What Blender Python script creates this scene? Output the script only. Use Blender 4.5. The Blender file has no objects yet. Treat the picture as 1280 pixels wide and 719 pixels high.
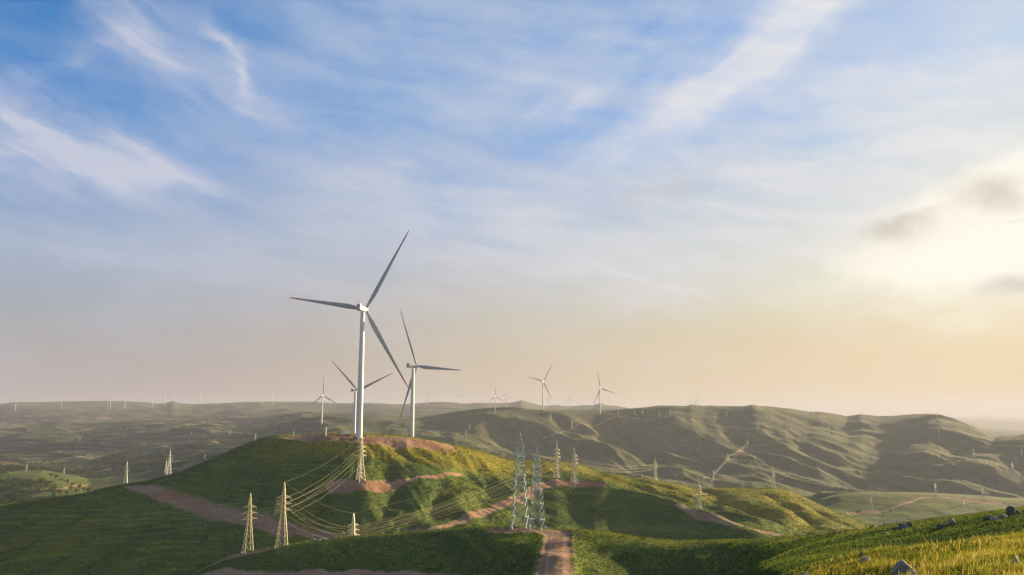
import bpy, math, random
import numpy as np
from mathutils import Vector, Matrix, Euler

random.seed(7)
rng = np.random.default_rng(11)
R = math.radians
SC = bpy.context.scene
COL = SC.collection

# ------------------------------------------------------------------ camera
EYE = 150.0
F = 1000.0                      # focal length in photograph pixels (1280 wide)
PITCH = math.atan(160.5 / F)    # eye level sits at row 520
cam_d = bpy.data.cameras.new('camera'); cam = bpy.data.objects.new('camera', cam_d); COL.objects.link(cam)
cam_d.sensor_width = 36.0; cam_d.lens = 36.0 * F / 1280.0
cam_d.clip_start = 0.5; cam_d.clip_end = 200000.0
cam.location = (0, 0, EYE); cam.rotation_euler = (R(90) + PITCH, 0, 0)
SC.camera = cam

# ------------------------------------------------------------------ light
SUN_AZ, SUN_EL = 53.0, 11.5     # degrees right of the view direction, above the horizon
sdir = Vector((math.cos(R(SUN_EL)) * math.sin(R(SUN_AZ)), math.cos(R(SUN_EL)) * math.cos(R(SUN_AZ)), math.sin(R(SUN_EL))))
sun_d = bpy.data.lights.new('sun', 'SUN'); sun = bpy.data.objects.new('sun', sun_d); COL.objects.link(sun)
sun_d.energy = 5.0; sun_d.angle = R(0.6); sun_d.color = (1.0, 0.79, 0.46)
sun.rotation_euler = sdir.to_track_quat('Z', 'Y').to_euler()
sun.location = (300, 100, 400)

SC.view_settings.view_transform = 'Standard'; SC.view_settings.look = 'None'
SC.view_settings.exposure = 1.72; SC.view_settings.gamma = 1.0
SC.view_settings.use_curve_mapping = False
SC.render.engine = 'CYCLES'
SC.cycles.max_bounces = 5; SC.cycles.diffuse_bounces = 2; SC.cycles.glossy_bounces = 2
SC.cycles.volume_bounces = 0; SC.cycles.transmission_bounces = 3; SC.cycles.transparent_max_bounces = 6
SC.cycles.use_denoising = True
SC.cycles.caustics_reflective = False; SC.cycles.caustics_refractive = False

SKY = 0.05
world = bpy.data.worlds.new('World'); SC.world = world; world.use_nodes = True
wn, wl = world.node_tree.nodes, world.node_tree.links
wn.clear()


class NT:
    """small helper to chain shader nodes"""
    def __init__(s, tree): s.t = tree; s.n = tree.nodes; s.l = tree.links
    def inp(s, sock, v):
        if v is None: return
        if isinstance(v, bpy.types.NodeSocket): s.l.new(v, sock)
        else: sock.default_value = v
    def math(s, op, a, b=None, c=None, clamp=False):
        n = s.n.new('ShaderNodeMath'); n.operation = op; n.use_clamp = clamp
        for i, v in enumerate((a, b, c)): s.inp(n.inputs[i], v)
        return n.outputs[0]
    def mix(s, f, a, b, mode='MIX'):
        n = s.n.new('ShaderNodeMix'); n.data_type = 'RGBA'; n.blend_type = mode
        s.inp(n.inputs[0], f)
        for i, v in ((6, a), (7, b)):
            if isinstance(v, tuple) and len(v) == 3: v = v + (1.0,)
            s.inp(n.inputs[i], v)
        return n.outputs[2]
    def noise(s, vec, scale, detail=3.0, rough=0.5, dist=0.0):
        n = s.n.new('ShaderNodeTexNoise'); s.inp(n.inputs['Vector'], vec)
        n.inputs['Scale'].default_value = scale; n.inputs['Detail'].default_value = detail
        n.inputs['Roughness'].default_value = rough; n.inputs['Distortion'].default_value = dist
        return n.outputs['Fac']
    def ramp(s, f, lo, hi, a=0.0, b=1.0):
        n = s.n.new('ShaderNodeMapRange'); n.interpolation_type = 'SMOOTHSTEP'
        s.inp(n.inputs[0], f); n.inputs[1].default_value = lo; n.inputs[2].default_value = hi
        n.inputs[3].default_value = a; n.inputs[4].default_value = b
        return n.outputs[0]
    def comb(s, x, y, z=0.0):
        n = s.n.new('ShaderNodeCombineXYZ')
        for i, v in enumerate((x, y, z)): s.inp(n.inputs[i], v)
        return n.outputs[0]
    def vmul(s, vec, k):
        n = s.n.new('ShaderNodeVectorMath'); n.operation = 'MULTIPLY'
        s.inp(n.inputs[0], vec); s.inp(n.inputs[1], k); return n.outputs[0]
    def vadd(s, vec, k):
        n = s.n.new('ShaderNodeVectorMath'); n.operation = 'ADD'
        s.inp(n.inputs[0], vec); s.inp(n.inputs[1], k); return n.outputs[0]
    def attr(s, name):
        n = s.n.new('ShaderNodeAttribute'); n.attribute_name = name; return n


def sky_angles(px, py):
    """azimuth and elevation (degrees) of the sky behind a place in the photograph"""
    u, v = (px - 640) / F, (359.5 - py) / F
    d = (u, math.cos(PITCH) - v * math.sin(PITCH), math.sin(PITCH) + v * math.cos(PITCH))
    return math.degrees(math.atan2(d[0], d[1])), math.degrees(math.atan2(d[2], math.hypot(d[0], d[1])))


def build_sky():
    W = NT(world.node_tree)
    sky = wn.new('ShaderNodeTexSky'); sky.sky_type = 'NISHITA'; sky.sun_disc = False
    sky.sun_elevation = R(SUN_EL); sky.sun_rotation = R(SUN_AZ)
    sky.altitude = 1200; sky.air_density = 1.0; sky.dust_density = 0.6; sky.ozone_density = 2.0
    tc = wn.new('ShaderNodeTexCoord')
    sep = wn.new('ShaderNodeSeparateXYZ'); wl.new(tc.outputs['Generated'], sep.inputs[0])
    X, Y, Z = sep.outputs
    az = W.math('MULTIPLY', W.math('ARCTAN2', X, Y), 57.29578)
    el = W.math('MULTIPLY', W.math('ARCSINE', Z), 57.29578)
    # a thin veil thickening towards the horizon
    hs = wn.new('ShaderNodeHueSaturation'); hs.inputs['Saturation'].default_value = 1.55; hs.inputs['Value'].default_value = 1.2; wl.new(sky.outputs[0], hs.inputs['Color'])
    cl = wn.new('ShaderNodeVectorMath'); cl.operation = 'MINIMUM'; wl.new(hs.outputs[0], cl.inputs[0]); cl.inputs[1].default_value = (6.6, 6.0, 5.2)
    base = W.mix(1.0, cl.outputs[0], (.26, 1.08, 1.20), 'MULTIPLY')
    # cirrus fibres: noise on the sky sphere, drawn out along the wind
    wob = W.math('SUBTRACT', W.noise(W.comb(W.math('MULTIPLY', az, 0.22), W.math('MULTIPLY', el, 0.30), 3.0), 1.0, 4, 0.55), 0.5)
    wob2 = W.math('SUBTRACT', W.noise(W.comb(W.math('MULTIPLY', az, 0.22), W.math('MULTIPLY', el, 0.30), 9.0), 1.0, 4, 0.55), 0.5)
    azw = W.math('ADD', az, W.math('MULTIPLY', wob, 4.5)); elw = W.math('ADD', el, W.math('MULTIPLY', wob2, 3.2))
    azf = W.math('ADD', az, W.math('MULTIPLY', wob, 2.2)); elf = W.math('ADD', el, W.math('MULTIPLY', wob2, 1.5))

    def fibres(ang, sx, sy, detail, rough, dist):
        c, s_ = math.cos(R(ang)), math.sin(R(ang))
        u = W.math('ADD', W.math('MULTIPLY', azf, c), W.math('MULTIPLY', elf, s_))
        v = W.math('SUBTRACT', W.math('MULTIPLY', elf, c), W.math('MULTIPLY', azf, s_))
        return W.noise(W.comb(W.math('MULTIPLY', u, sx), W.math('MULTIPLY', v, sy), ang * 0.37 + sx), 1.0, detail, rough, dist)
    fA = fibres(-27, 0.11, 0.50, 8, 0.52, 0.25)
    fB = fibres(36, 0.07, 0.42, 8, 0.52, 0.2)
    fC = fibres(-6, 0.09, 0.48, 8, 0.52, 0.2)
    fP = fibres(8, 0.28, 0.50, 8, 0.56, 0.4)
    big = W.noise(W.comb(W.math('MULTIPLY', azf, 0.09), W.math('MULTIPLY', elf, 0.20), 5.0), 1.0, 6, 0.6)

    def blob(px, py, ang, ln, wd, k):
        a0, e0 = sky_angles(px, py); c, s_ = math.cos(R(ang)), math.sin(R(ang)); d = 0.055
        da = W.math('SUBTRACT', azw, a0); de = W.math('SUBTRACT', elw, e0)
        u = W.math('DIVIDE', W.math('ADD', W.math('MULTIPLY', da, c), W.math('MULTIPLY', de, s_)), ln * d)
        v = W.math('DIVIDE', W.math('SUBTRACT', W.math('MULTIPLY', de, c), W.math('MULTIPLY', da, s_)), wd * d)
        r2 = W.math('ADD', W.math('MULTIPLY', u, u), W.math('MULTIPLY', v, v))
        return W.math('MULTIPLY', W.math('EXPONENT', W.math('MULTIPLY', r2, -1.0)), k)

    def total(blobs, fib, lo, hi, floor):
        s_ = None
        for b in blobs:
            x = blob(*b); s_ = x if s_ is None else W.math('ADD', s_, x)
        # soft cover, combed into fibres: more of them where the cover is dense
        f = W.ramp(W.math('ADD', fib, W.math('MULTIPLY', W.math('MINIMUM', s_, 1.0), 0.16)), lo, hi, floor, 1.0)
        return W.math('MINIMUM', W.math('MULTIPLY', s_, f), 1.0)
    mA = total([(195, 45, -28, 170, 46, .75), (284, 66, -52, 50, 11, .9), (70, 178, -12, 170, 46, .95), (190, 212, -14, 80, 28, .55), (95, 72, 32, 70, 13, .45), (10, 210, 0, 90, 30, .5)], fA, .34, .80, .10)
    mB = total([(950, 60, 36, 185, 40, .85), (705, 134, 20, 80, 14, .75), (830, 142, 24, 150, 30, .6), (1030, 8, 30, 120, 34, .8), (760, 60, 20, 200, 50, .3)], fB, .30, .78, .25)
    mC = total([(520, 255, 0, 240, 70, .70), (700, 315, -16, 190, 44, .75), (330, 330, 0, 320, 50, .5), (1150, 195, -5, 320, 100, .9), (40, 300, 0, 230, 50, .5),
                (1190, 92, -6, 190, 36, .55), (900, 330, 0, 280, 70, .6), (620, 70, 5, 320, 80, .38), (1000, 260, 0, 260, 70, .5)], fC, .30, .80, .25)
    sun_cl = total([(1270, 318, 8, 140, 52, 1.0), (1185, 250, 22, 90, 26, .75), (1300, 235, 0, 90, 44, .75), (1150, 335, 0, 130, 34, .5)], fP, .38, .66, .08)
    dark = total([(1108, 293, 10, 38, 13, .95), (1245, 243, -26, 40, 15, .95), (1262, 357, 2, 46, 13, .95), (1160, 268, 12, 44, 10, .5), (822, 238, 14, 46, 8, .45)], fP, .34, .62, .2)
    veil = W.ramp(el, 23.0, 1.0)
    gl = W.ramp(az, -34.0, 36.0)                                              # towards the hidden sun
    haloz = W.ramp(az, 8.0, 40.0)
    white = W.mix(gl, CLOUD['far'], CLOUD['near'])
    low = W.mix(gl, CLOUD['low'], CLOUD['lownear'])
    thin = W.math('MULTIPLY', W.ramp(az, -38.0, -8.0), W.ramp(W.math('ADD', fC, W.math('MULTIPLY', big, .8)), .55, 1.15, .42, .80))
    col = W.mix(thin, base, CLOUD['pale'])
    col = W.mix(W.math('MULTIPLY', haloz, .45), col, white)
    col = W.mix(veil, col, low)
    m = W.math('ADD', W.math('MULTIPLY', mA, .92), W.math('ADD', W.math('MULTIPLY', mB, .66), W.math('MULTIPLY', mC, .62)))
    m = W.math('ADD', m, W.math('MULTIPLY', W.ramp(big, .38, .75), .20))
    fine = fibres(-14, 0.22, 1.0, 7, 0.58, 0.5)
    m = W.math('MULTIPLY', m, W.ramp(fine, .30, .70, .82, 1.12))
    m = W.math('MINIMUM', m, .92)
    col = W.mix(m, col, white)
    glow = W.math('MINIMUM', W.math('ADD', blob(1310, 325, 6, 170, 70, .5), blob(1130, 330, 4, 170, 40, .2)), .8)
    col = W.mix(glow, col, CLOUD['sun'])
    col = W.mix(W.math('MULTIPLY', sun_cl, .80), col, CLOUD['sun'])
    col = W.mix(W.math('MULTIPLY', dark, .75), col, CLOUD['dark'])
    bg = wn.new('ShaderNodeBackground'); bg.inputs[1].default_value = SKY
    col = W.mix(1.0, col, (.93, .94, .945), 'MULTIPLY')
    wl.new(col, bg.inputs[0])
    out = wn.new('ShaderNodeOutputWorld'); wl.new(bg.outputs[0], out.inputs[0])


CLOUD = dict(pale=(2.35, 3.15, 4.4), far=(3.8, 3.95, 4.7), near=(5.6, 5.45, 5.4), low=(2.80, 2.4, 2.4), lownear=(5.6, 4.25, 2.2), sun=(7.0, 6.6, 5.7), dark=(3.9, 3.6, 3.1))
build_sky()


# ------------------------------------------------------------------ helpers
def ray(px, py):
    u, v = (px - 640) / F, (359.5 - py) / F
    yc = math.cos(PITCH) - v * math.sin(PITCH)
    return u / yc, (math.sin(PITCH) + v * math.cos(PITCH)) / yc          # x/Y and dz/Y

def at(px, py, Y):
    a, s = ray(px, py)
    return Vector((a * Y, Y, EYE + s * Y))


def new_mat(name):
    m = bpy.data.materials.new(name); m.use_nodes = True
    nt = NT(m.node_tree); b = m.node_tree.nodes['Principled BSDF']
    return m, nt, b


def simple_mat(name, col, rough=0.6, metal=0.0, var=0.15, scale=1.0, spec=0.5):
    m, nt, b = new_mat(name)
    tc = nt.n.new('ShaderNodeTexCoord')
    f = nt.noise(tc.outputs['Object'], scale, 4, 0.6)
    lo = tuple(c * (1 - var) for c in col); hi = tuple(min(1, c * (1 + var)) for c in col)
    nt.l.new(nt.mix(f, lo, hi), b.inputs['Base Color'])
    b.inputs['Roughness'].default_value = rough; b.inputs['Metallic'].default_value = metal
    b.inputs['Specular IOR Level'].default_value = spec
    return m


class MB:
    """collects simple shapes into one mesh"""
    def __init__(s): s.v = []; s.f = []; s.mi = []; s.cur = 0
    def add(s, vs, fs):
        o = len(s.v); s.v.extend(tuple(v) for v in vs)
        for f in fs: s.f.append(tuple(i + o for i in f)); s.mi.append(s.cur)
    def bar(s, p, q, r, n=4, r2=None):
        p, q = Vector(p), Vector(q); d = q - p
        if d.length < 1e-6: return
        z = d.normalized(); x = z.orthogonal().normalized(); y = z.cross(x)
        r2 = r if r2 is None else r2
        vs = []
        for c, rr in ((p, r), (q, r2)):
            for i in range(n):
                t = 2 * math.pi * (i + .5) / n
                vs.append(c + x * (rr * math.cos(t)) + y * (rr * math.sin(t)))
        fs = [(i, (i + 1) % n, n + (i + 1) % n, n + i) for i in range(n)]
        fs += [tuple(range(n - 1, -1, -1)), tuple(range(n, 2 * n))]
        s.add(vs, fs)
    def box(s, lo, hi):
        x0, y0, z0 = lo; x1, y1, z1 = hi
        s.add([(x0, y0, z0), (x1, y0, z0), (x1, y1, z0), (x0, y1, z0), (x0, y0, z1), (x1, y0, z1), (x1, y1, z1), (x0, y1, z1)],
              [(3, 2, 1, 0), (4, 5, 6, 7), (0, 1, 5, 4), (1, 2, 6, 5), (2, 3, 7, 6), (3, 0, 4, 7)])
    def rings(s, rings, cap=True):
        n = len(rings[0]); vs = [p for r in rings for p in r]; fs = []
        for k in range(len(rings) - 1):
            for i in range(n):
                fs.append((k * n + i, k * n + (i + 1) % n, (k + 1) * n + (i + 1) % n, (k + 1) * n + i))
        if cap: fs += [tuple(range(n - 1, -1, -1)), tuple(range((len(rings) - 1) * n, len(rings) * n))]
        s.add(vs, fs)
    def lathe(s, prof, n=24, axis='z', c=(0, 0, 0)):
        rs = []
        for r, h in prof:
            ring = []
            for i in range(n):
                t = 2 * math.pi * i / n
                p = (r * math.cos(t), r * math.sin(t), h)
                if axis == 'y': p = (p[0], -p[2], p[1])
                ring.append((p[0] + c[0], p[1] + c[1], p[2] + c[2]))
            rs.append(ring)
        s.rings(rs)
    def tube(s, pts, r, n=4):
        pts = [Vector(p) for p in pts]; rs = []
        for i, p in enumerate(pts):
            d = (pts[min(i + 1, len(pts) - 1)] - pts[max(i - 1, 0)]).normalized()
            x = d.cross(Vector((0, 0, 1))).normalized(); y = d.cross(x)
            rs.append([p + x * (r * math.cos(2 * math.pi * k / n)) + y * (r * math.sin(2 * math.pi * k / n)) for k in range(n)])
        s.rings(rs)
    def mesh(s, name, mats, smooth=None):
        me = bpy.data.meshes.new(name); me.from_pydata(s.v, [], s.f); me.update()
        if not isinstance(mats, (list, tuple)): mats = [mats]
        for m in mats: me.materials.append(m)
        if any(s.mi): me.polygons.foreach_set('material_index', s.mi)
        if smooth is not None:
            me.polygons.foreach_set('use_smooth', [True] * len(me.polygons))
            me.set_sharp_from_angle(angle=R(smooth))
        return me
    def build(s, name, mats, parent=None, smooth=None, loc=None):
        o = bpy.data.objects.new(name, s.mesh(name, mats, smooth)); COL.objects.link(o)
        if parent: o.parent = parent
        if loc is not None: o.location = loc
        return o


def np_mesh(name, V, Fc, mat, attrs=None, smooth=True, normals=None):
    """mesh from numpy arrays; Fc is (n,3) or (n,4)"""
    me = bpy.data.meshes.new(name); k = Fc.shape[1]
    me.vertices.add(len(V)); me.vertices.foreach_set('co', np.ascontiguousarray(V, np.float32).ravel())
    me.loops.add(Fc.size); me.loops.foreach_set('vertex_index', np.ascontiguousarray(Fc, np.int32).ravel())
    me.polygons.add(len(Fc)); me.polygons.foreach_set('loop_start', np.arange(0, Fc.size, k, dtype=np.int32))
    me.polygons.foreach_set('use_smooth', np.full(len(Fc), smooth))
    me.update(calc_edges=True)
    for n_, a in (attrs or {}).items():
        at_ = me.attributes.new(n_, 'FLOAT', 'POINT'); at_.data.foreach_set('value', np.ascontiguousarray(a, np.float32))
    if normals is not None:
        try:
            cn = me.attributes.new('custom_normal', 'FLOAT_VECTOR', 'POINT'); cn.data.foreach_set('vector', np.ascontiguousarray(normals, np.float32).ravel())
        except Exception as e:
            print('custom normals skipped', e)
    me.materials.append(mat)
    o = bpy.data.objects.new(name, me); COL.objects.link(o)
    return o


def tag(o, label=None, cat=None, group=None, kind=None):
    if label: o['label'] = label
    if cat: o['category'] = cat
    if group: o['group'] = group
    if kind: o['kind'] = kind
    return o


def empty(name, loc, rz=0.0, s=1.0):
    o = bpy.data.objects.new(name, None); COL.objects.link(o)
    o.location = loc; o.rotation_euler = (0, 0, rz); o.scale = (s, s, s); o.empty_display_size = 1
    return o


KIDS = {}
def kids(o):
    return KIDS.get(o.name) or [c for c in bpy.data.objects if c.parent == o]

def copy_tree(o, parent=None):
    c = o.copy(); COL.objects.link(c)
    if parent: c.parent = parent
    for ch in kids(o): copy_tree(ch, c)
    return c


# ------------------------------------------------------------------ terrain
_perm = np.random.default_rng(5).permutation(256).astype(np.int32); _perm = np.concatenate([_perm, _perm])
_ang = np.random.default_rng(6).uniform(0, 2 * np.pi, 256)
_gx, _gy = np.cos(_ang).astype(np.float32), np.sin(_ang).astype(np.float32)

def perlin(x, y, seed=0):
    x = x + seed * 37.17; y = y - seed * 91.7
    xi = np.floor(x).astype(np.int64); yi = np.floor(y).astype(np.int64)
    xf = (x - xi).astype(np.float32); yf = (y - yi).astype(np.float32)
    xi &= 255; yi &= 255
    u = xf * xf * xf * (xf * (xf * 6 - 15) + 10); v = yf * yf * yf * (yf * (yf * 6 - 15) + 10)
    def g(ix, iy, dx, dy):
        h = _perm[_perm[ix & 255] + (iy & 255)]
        return _gx[h] * dx + _gy[h] * dy
    n00 = g(xi, yi, xf, yf); n10 = g(xi + 1, yi, xf - 1, yf); n01 = g(xi, yi + 1, xf, yf - 1); n11 = g(xi + 1, yi + 1, xf - 1, yf - 1)
    a = n00 + u * (n10 - n00); b = n01 + u * (n11 - n01)
    return (a + v * (b - a)) * 1.4


# every line: (column, row, distance) of a crest or a valley, near to far
LINES = [
 # foot of the viewpoint's hill
 [(-400,1000,60),(400,1000,60),(700,1000,40),(1000,1000,18),(1280,900,13),(1700,900,13)],
 # knoll of dry grass
 [(-400,860,230),(200,820,230),(400,735,275),(560,722,250),(650,725,170),(700,721,150),(740,728,160),(800,742,165),(850,745,150),(900,742,120),(940,732,85),(970,719,62),(1053,700,56),(1116,689,52),(1172,684,48),(1226,678,45),(1280,674,43),(1400,655,42),(1700,600,42)],
 # dip behind it
 [(-400,850,260),(200,800,260),(400,716,295),(560,705,270),(650,700,200),(700,696,185),(740,694,200),(800,703,192),(850,707,175),(900,705,155),(940,703,125),(970,702,100),(1053,694,78),(1116,685,74),(1172,680,66),(1226,674,62),(1280,670,60),(1400,640,60),(1700,600,60)],
 # spur crest running away to the left
 [(-400,860,330),(60,800,345),(150,765,352),(200,735,355),(250,712,357),(290,694,360),(315,689,358),(352,682,355),(400,677,345),(442,673,335),(470,671,328),(540,665,300),(600,661,275),(650,661,258),(690,662,248),(725,664,235),(760,669,225),(790,675,215),(820,679,207),(850,681,200),(880,680,190),(930,676,170),(970,674,152),(1010,671,135),(1060,667,118),(1116,660,102),(1172,653,90),(1226,646,84),(1280,640,80),(1400,620,76),(1700,580,74)],
 # valley behind the spur
 [(-400,770,425),(0,752,425),(150,745,425),(250,730,430),(300,716,432),(350,712,430),(450,703,430),(550,690,420),(650,690,400),(700,690,395),(740,704,395),(800,712,378),(900,712,348),(1000,698,315),(1100,687,300),(1280,690,270),(1700,690,260)],
 # front spur / bench of the turbine hill
 [(-400,690,530),(0,682,530),(100,668,535),(200,652,548),(300,628,560),(380,610,556),(450,600,546),(520,600,560),(600,604,600),(650,604,622),(696,599,640),(718,601,640),(753,603,630),(783,616,610),(823,626,582),(853,636,560),(889,650,530),(922,663,500),(949,671,480),(1000,690,450),(1100,700,420),(1280,710,400),(1700,710,400)],
 # crest of the turbine hill
 [(-400,650,640),(0,636,645),(60,628,650),(100,622,655),(150,611,665),(185,605,672),(220,595,690),(270,574,705),(300,560,705),(330,549,690),(350,545,672),(400,543,662),(460,543.5,655),(500,546,655),(530,551,658),(560,556,665),(573,558,672),(600,565,690),(632,575,720),(656,576,740),(686,576,760),(723,580,770),(750,590,780),(773,595,790),(813,600,800),(839,603,810),(872,608,820),(906,610,840),(940,611,855),(968,610,860),(985,614,860),(1010,626,850),(1043,640,830),(1076,653,800),(1100,661,780),(1130,675,760),(1280,705,700),(1700,720,700)],
 # valley behind it
 [(-400,640,1120),(0,645,1080),(100,636,1050),(160,622,1030),(220,606,1020),(300,585,1000),(400,573,1000),(550,580,1000),(700,600,1000),(900,630,1020),(1000,640,1080),(1060,655,1080),(1100,664,1050),(1180,664,1050),(1280,668,1050),(1700,670,1050)],
 # hillocks
 [(-400,590,1500),(0,589,1500),(50,591,1500),(75,597,1480),(110,608,1450),(200,600,1500),(300,580,1500),(400,566,1500),(550,572,1500),(700,595,1500),(850,620,1500),(1000,634,1400),(1026,624,1320),(1050,618,1280),(1080,615.5,1270),(1130,617.5,1260),(1200,620.5,1260),(1259,626,1260),(1400,626,1260),(1700,632,1260)],
 # valley floor beyond
 [(-400,585,2000),(0,586,2000),(110,592,2000),(200,583,2000),(300,565,2000),(400,556,2000),(550,570,2000),(700,585,2000),(800,596,2000),(900,606,2000),(1026,622,1960),(1130,625,1960),(1280,634,1960),(1700,634,1960)],
 # spurs of the middle range
 [(-400,567,2700),(0,568,2700),(200,562,2700),(300,552,2600),(400,543,2500),(480,548,2500),(540,545,2600),(600,545,2600),(700,553,2600),(780,562,2600),(840,570,2500),(880,578,2450),(910,566,2500),(945,549,2600),(985,537,2720),(1020,546,2650),(1055,560,2550),(1083,571,2480),(1110,573,2500),(1160,566,2500),(1220,566,2450),(1280,570,2350),(1700,570,2350)],
 # crest of the middle range
 [(-400,548,3500),(0,548,3500),(200,544,3500),(300,540,3300),(350,535,3100),(400,529.5,2900),(450,530,2950),(500,527,3100),(520,525,3200),(560,519,3100),(600,515,3050),(620,513.5,3000),(650,511.5,3000),(680,511,3000),(720,513,3000),(750,515,3000),(780,513,3050),(800,511.5,3100),(830,510.5,3100),(856,509.5,3150),(864,508,3150),(873,509.5,3150),(880,511,3200),(905,511.5,3200),(930,510,3250),(941,507.8,3250),(952,510,3300),(985,513,3300),(1010,517,3300),(1025,517,3300),(1040,520,3300),(1058,525,3250),(1076,522,3200),(1100,526,3150),(1120,527,3100),(1150,525.5,3050),(1160,523.5,3000),(1175,523.5,3000),(1195,528,2950),(1215,535,2900),(1228,540,2850),(1242,547,2750),(1262,545,2700),(1280,543,2650),(1400,535,2500),(1700,530,2500)],
 # behind the middle range
 [(-400,532,5000),(0,531,5000),(200,529,5000),(350,524,5000),(450,522,5000),(560,524,5000),(700,530,4800),(900,532,4800),(1050,536,4800),(1200,552,4600),(1280,552,4400),(1700,550,4400)],
 # far skyline
 [(-400,507,9500),(0,506,9500),(15,504,9500),(50,504,9500),(100,502.6,9400),(150,502.6,9400),(180,503.6,9300),(200,505.2,9200),(208,504.4,9200),(216,501.8,9200),(226,504.6,9200),(240,505.6,9200),(290,505,9000),(340,504.2,9000),(370,504.8,9000),(420,506.3,9000),(460,504.6,9000),(500,505.6,9000),(530,503.6,8800),(558,502.6,8800),(585,505.2,8800),(600,504.2,8800),(625,505.6,8800),(640,504.8,8700),(652,501.8,8700),(664,505,8700),(680,509,8700),(697,508,8700),(712,509.6,8700),(735,508,8700),(741,508.6,8700),(750,505.8,8700),(760,508.6,8700),(772,509,8700),(790,512,8700),(900,518,8700),(1100,530,9000),(1280,538,9000),(1700,538,9000)],
 # the plain at the horizon
 [(-400,521,31000),(700,521,31000),(1700,521,31000)],
]

def pchip(xk, yk, x):
    h = np.diff(xk); d = np.diff(yk) / h
    m = np.zeros_like(yk)
    w1 = 2 * h[1:] + h[:-1]; w2 = h[1:] + 2 * h[:-1]
    with np.errstate(divide='ignore', invalid='ignore'):
        mm = (w1 + w2) / (w1 / d[:-1] + w2 / d[1:])
    m[1:-1] = np.where(d[:-1] * d[1:] > 0, mm, 0.0)
    m[0], m[-1] = d[0], d[-1]
    i = np.clip(np.searchsorted(xk, x) - 1, 0, len(xk) - 2)
    t = (x - xk[i]) / h[i]
    t2, t3 = t * t, t * t * t
    return (2*t3 - 3*t2 + 1) * yk[i] + (t3 - 2*t2 + t) * h[i] * m[i] + (-2*t3 + 3*t2) * yk[i+1] + (t3 - t2) * h[i] * m[i+1]


A = np.concatenate([np.linspace(-1.3, -0.735, 60), np.linspace(-0.73, 0.73, 1300), np.linspace(0.735, 1.3, 60)])
T = np.concatenate([np.linspace(math.log(2.0), math.log(14.0), 30)[:-1], np.linspace(math.log(14.0), math.log(11000.0), 1180), np.linspace(math.log(11000.0), math.log(31000.0), 40)[1:]])
YR = np.exp(T)
NC, NR = len(A), len(T)

def gsmooth(v, x, sig):
    """gaussian smoothing of v over the uneven coordinate x by resampling"""
    xs = np.arange(x[0], x[-1], 0.001); vs = np.interp(xs, x, v)
    k = int(4 * sig / 0.001) + 1; g = np.exp(-0.5 * (np.arange(-k, k + 1) * 0.001 / sig) ** 2); g /= g.sum()
    vs = np.convolve(np.pad(vs, k, 'edge'), g, 'valid')
    return np.interp(x, xs, vs)

CY, CZ = [], []
for ln in LINES:
    pts = []
    for px, py, Yd in ln:
        a, s = ray(px, py); pts.append((a, math.log(Yd), s))
    a = np.array([p[0] for p in pts]); o = np.argsort(a)
    ly = np.interp(A, a[o], np.array([p[1] for p in pts])[o]); sl = np.interp(A, a[o], np.array([p[2] for p in pts])[o])
    ly = gsmooth(ly, A, 0.012); sl = gsmooth(sl, A, 0.0012 if len(CY) in (11, 13) else 0.0035)
    CY.append(ly); CZ.append(sl * np.exp(ly))
CY = np.array(CY); CZ = np.array(CZ)
for k in range(1, len(CY)): CY[k] = np.maximum(CY[k], CY[k - 1] + 0.05)
# nearest rows: the ground the viewer stands on
Y0 = np.full((1, NC), math.log(2.0)); Z0 = np.full((1, NC), -2.2)
CY = np.vstack([Y0, CY]); CZ = np.vstack([Z0, CZ])
ZG = np.empty((NR, NC), np.float64); SEG = np.empty((NR, NC), np.float32)
for c in range(NC):
    ZG[:, c] = pchip(CY[:, c], CZ[:, c], T)
    SEG[:, c] = np.interp(T, CY[:, c], np.arange(len(CY)))
XG = (A[None, :] * YR[:, None]); YG = np.broadcast_to(YR[:, None], XG.shape).copy()

def bump(s, c, w): return np.clip(1 - np.abs(s - c) / w, 0, 1)

def sample_line_frac():  return SEG - np.floor(SEG)
# --- relief
near_k = np.clip((YG - 6) / 30, 0, 1)
BOWL = 1 - .6 * np.interp(A * F + 640, [640, 720, 940, 1020], [0, 1, 1, 0])[None, :] * np.clip((SEG - 4.6) / .4, 0, 1) * np.clip((6.3 - SEG) / .6, 0, 1)
crest_damp = 0.45 + 0.55 * np.abs(np.sin(np.pi * SEG))
for lam, c in ((1400, .020), (800, .022), (430, .024), (230, .022), (120, .026), (62, .027), (31, .024), (15, .018), (7, .015), (3.2, .012), (1.5, .012)):
    sp = YG * 0.0058
    w = np.clip(0.30 * YG / lam - 0.35, 0, 1) * np.clip(lam / (2.4 * sp) - 0.6, 0, 1)
    if w.max() <= 0: continue
    rows = np.where(w.max(axis=1) > 0)[0]; r0, r1 = rows[0], rows[-1] + 1
    n = perlin(XG[r0:r1] / lam, YG[r0:r1] / lam, seed=int(lam) % 17)
    ZG[r0:r1] += n * w[r0:r1] * c * lam * crest_damp[r0:r1] * near_k[r0:r1] * BOWL[r0:r1]
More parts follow.
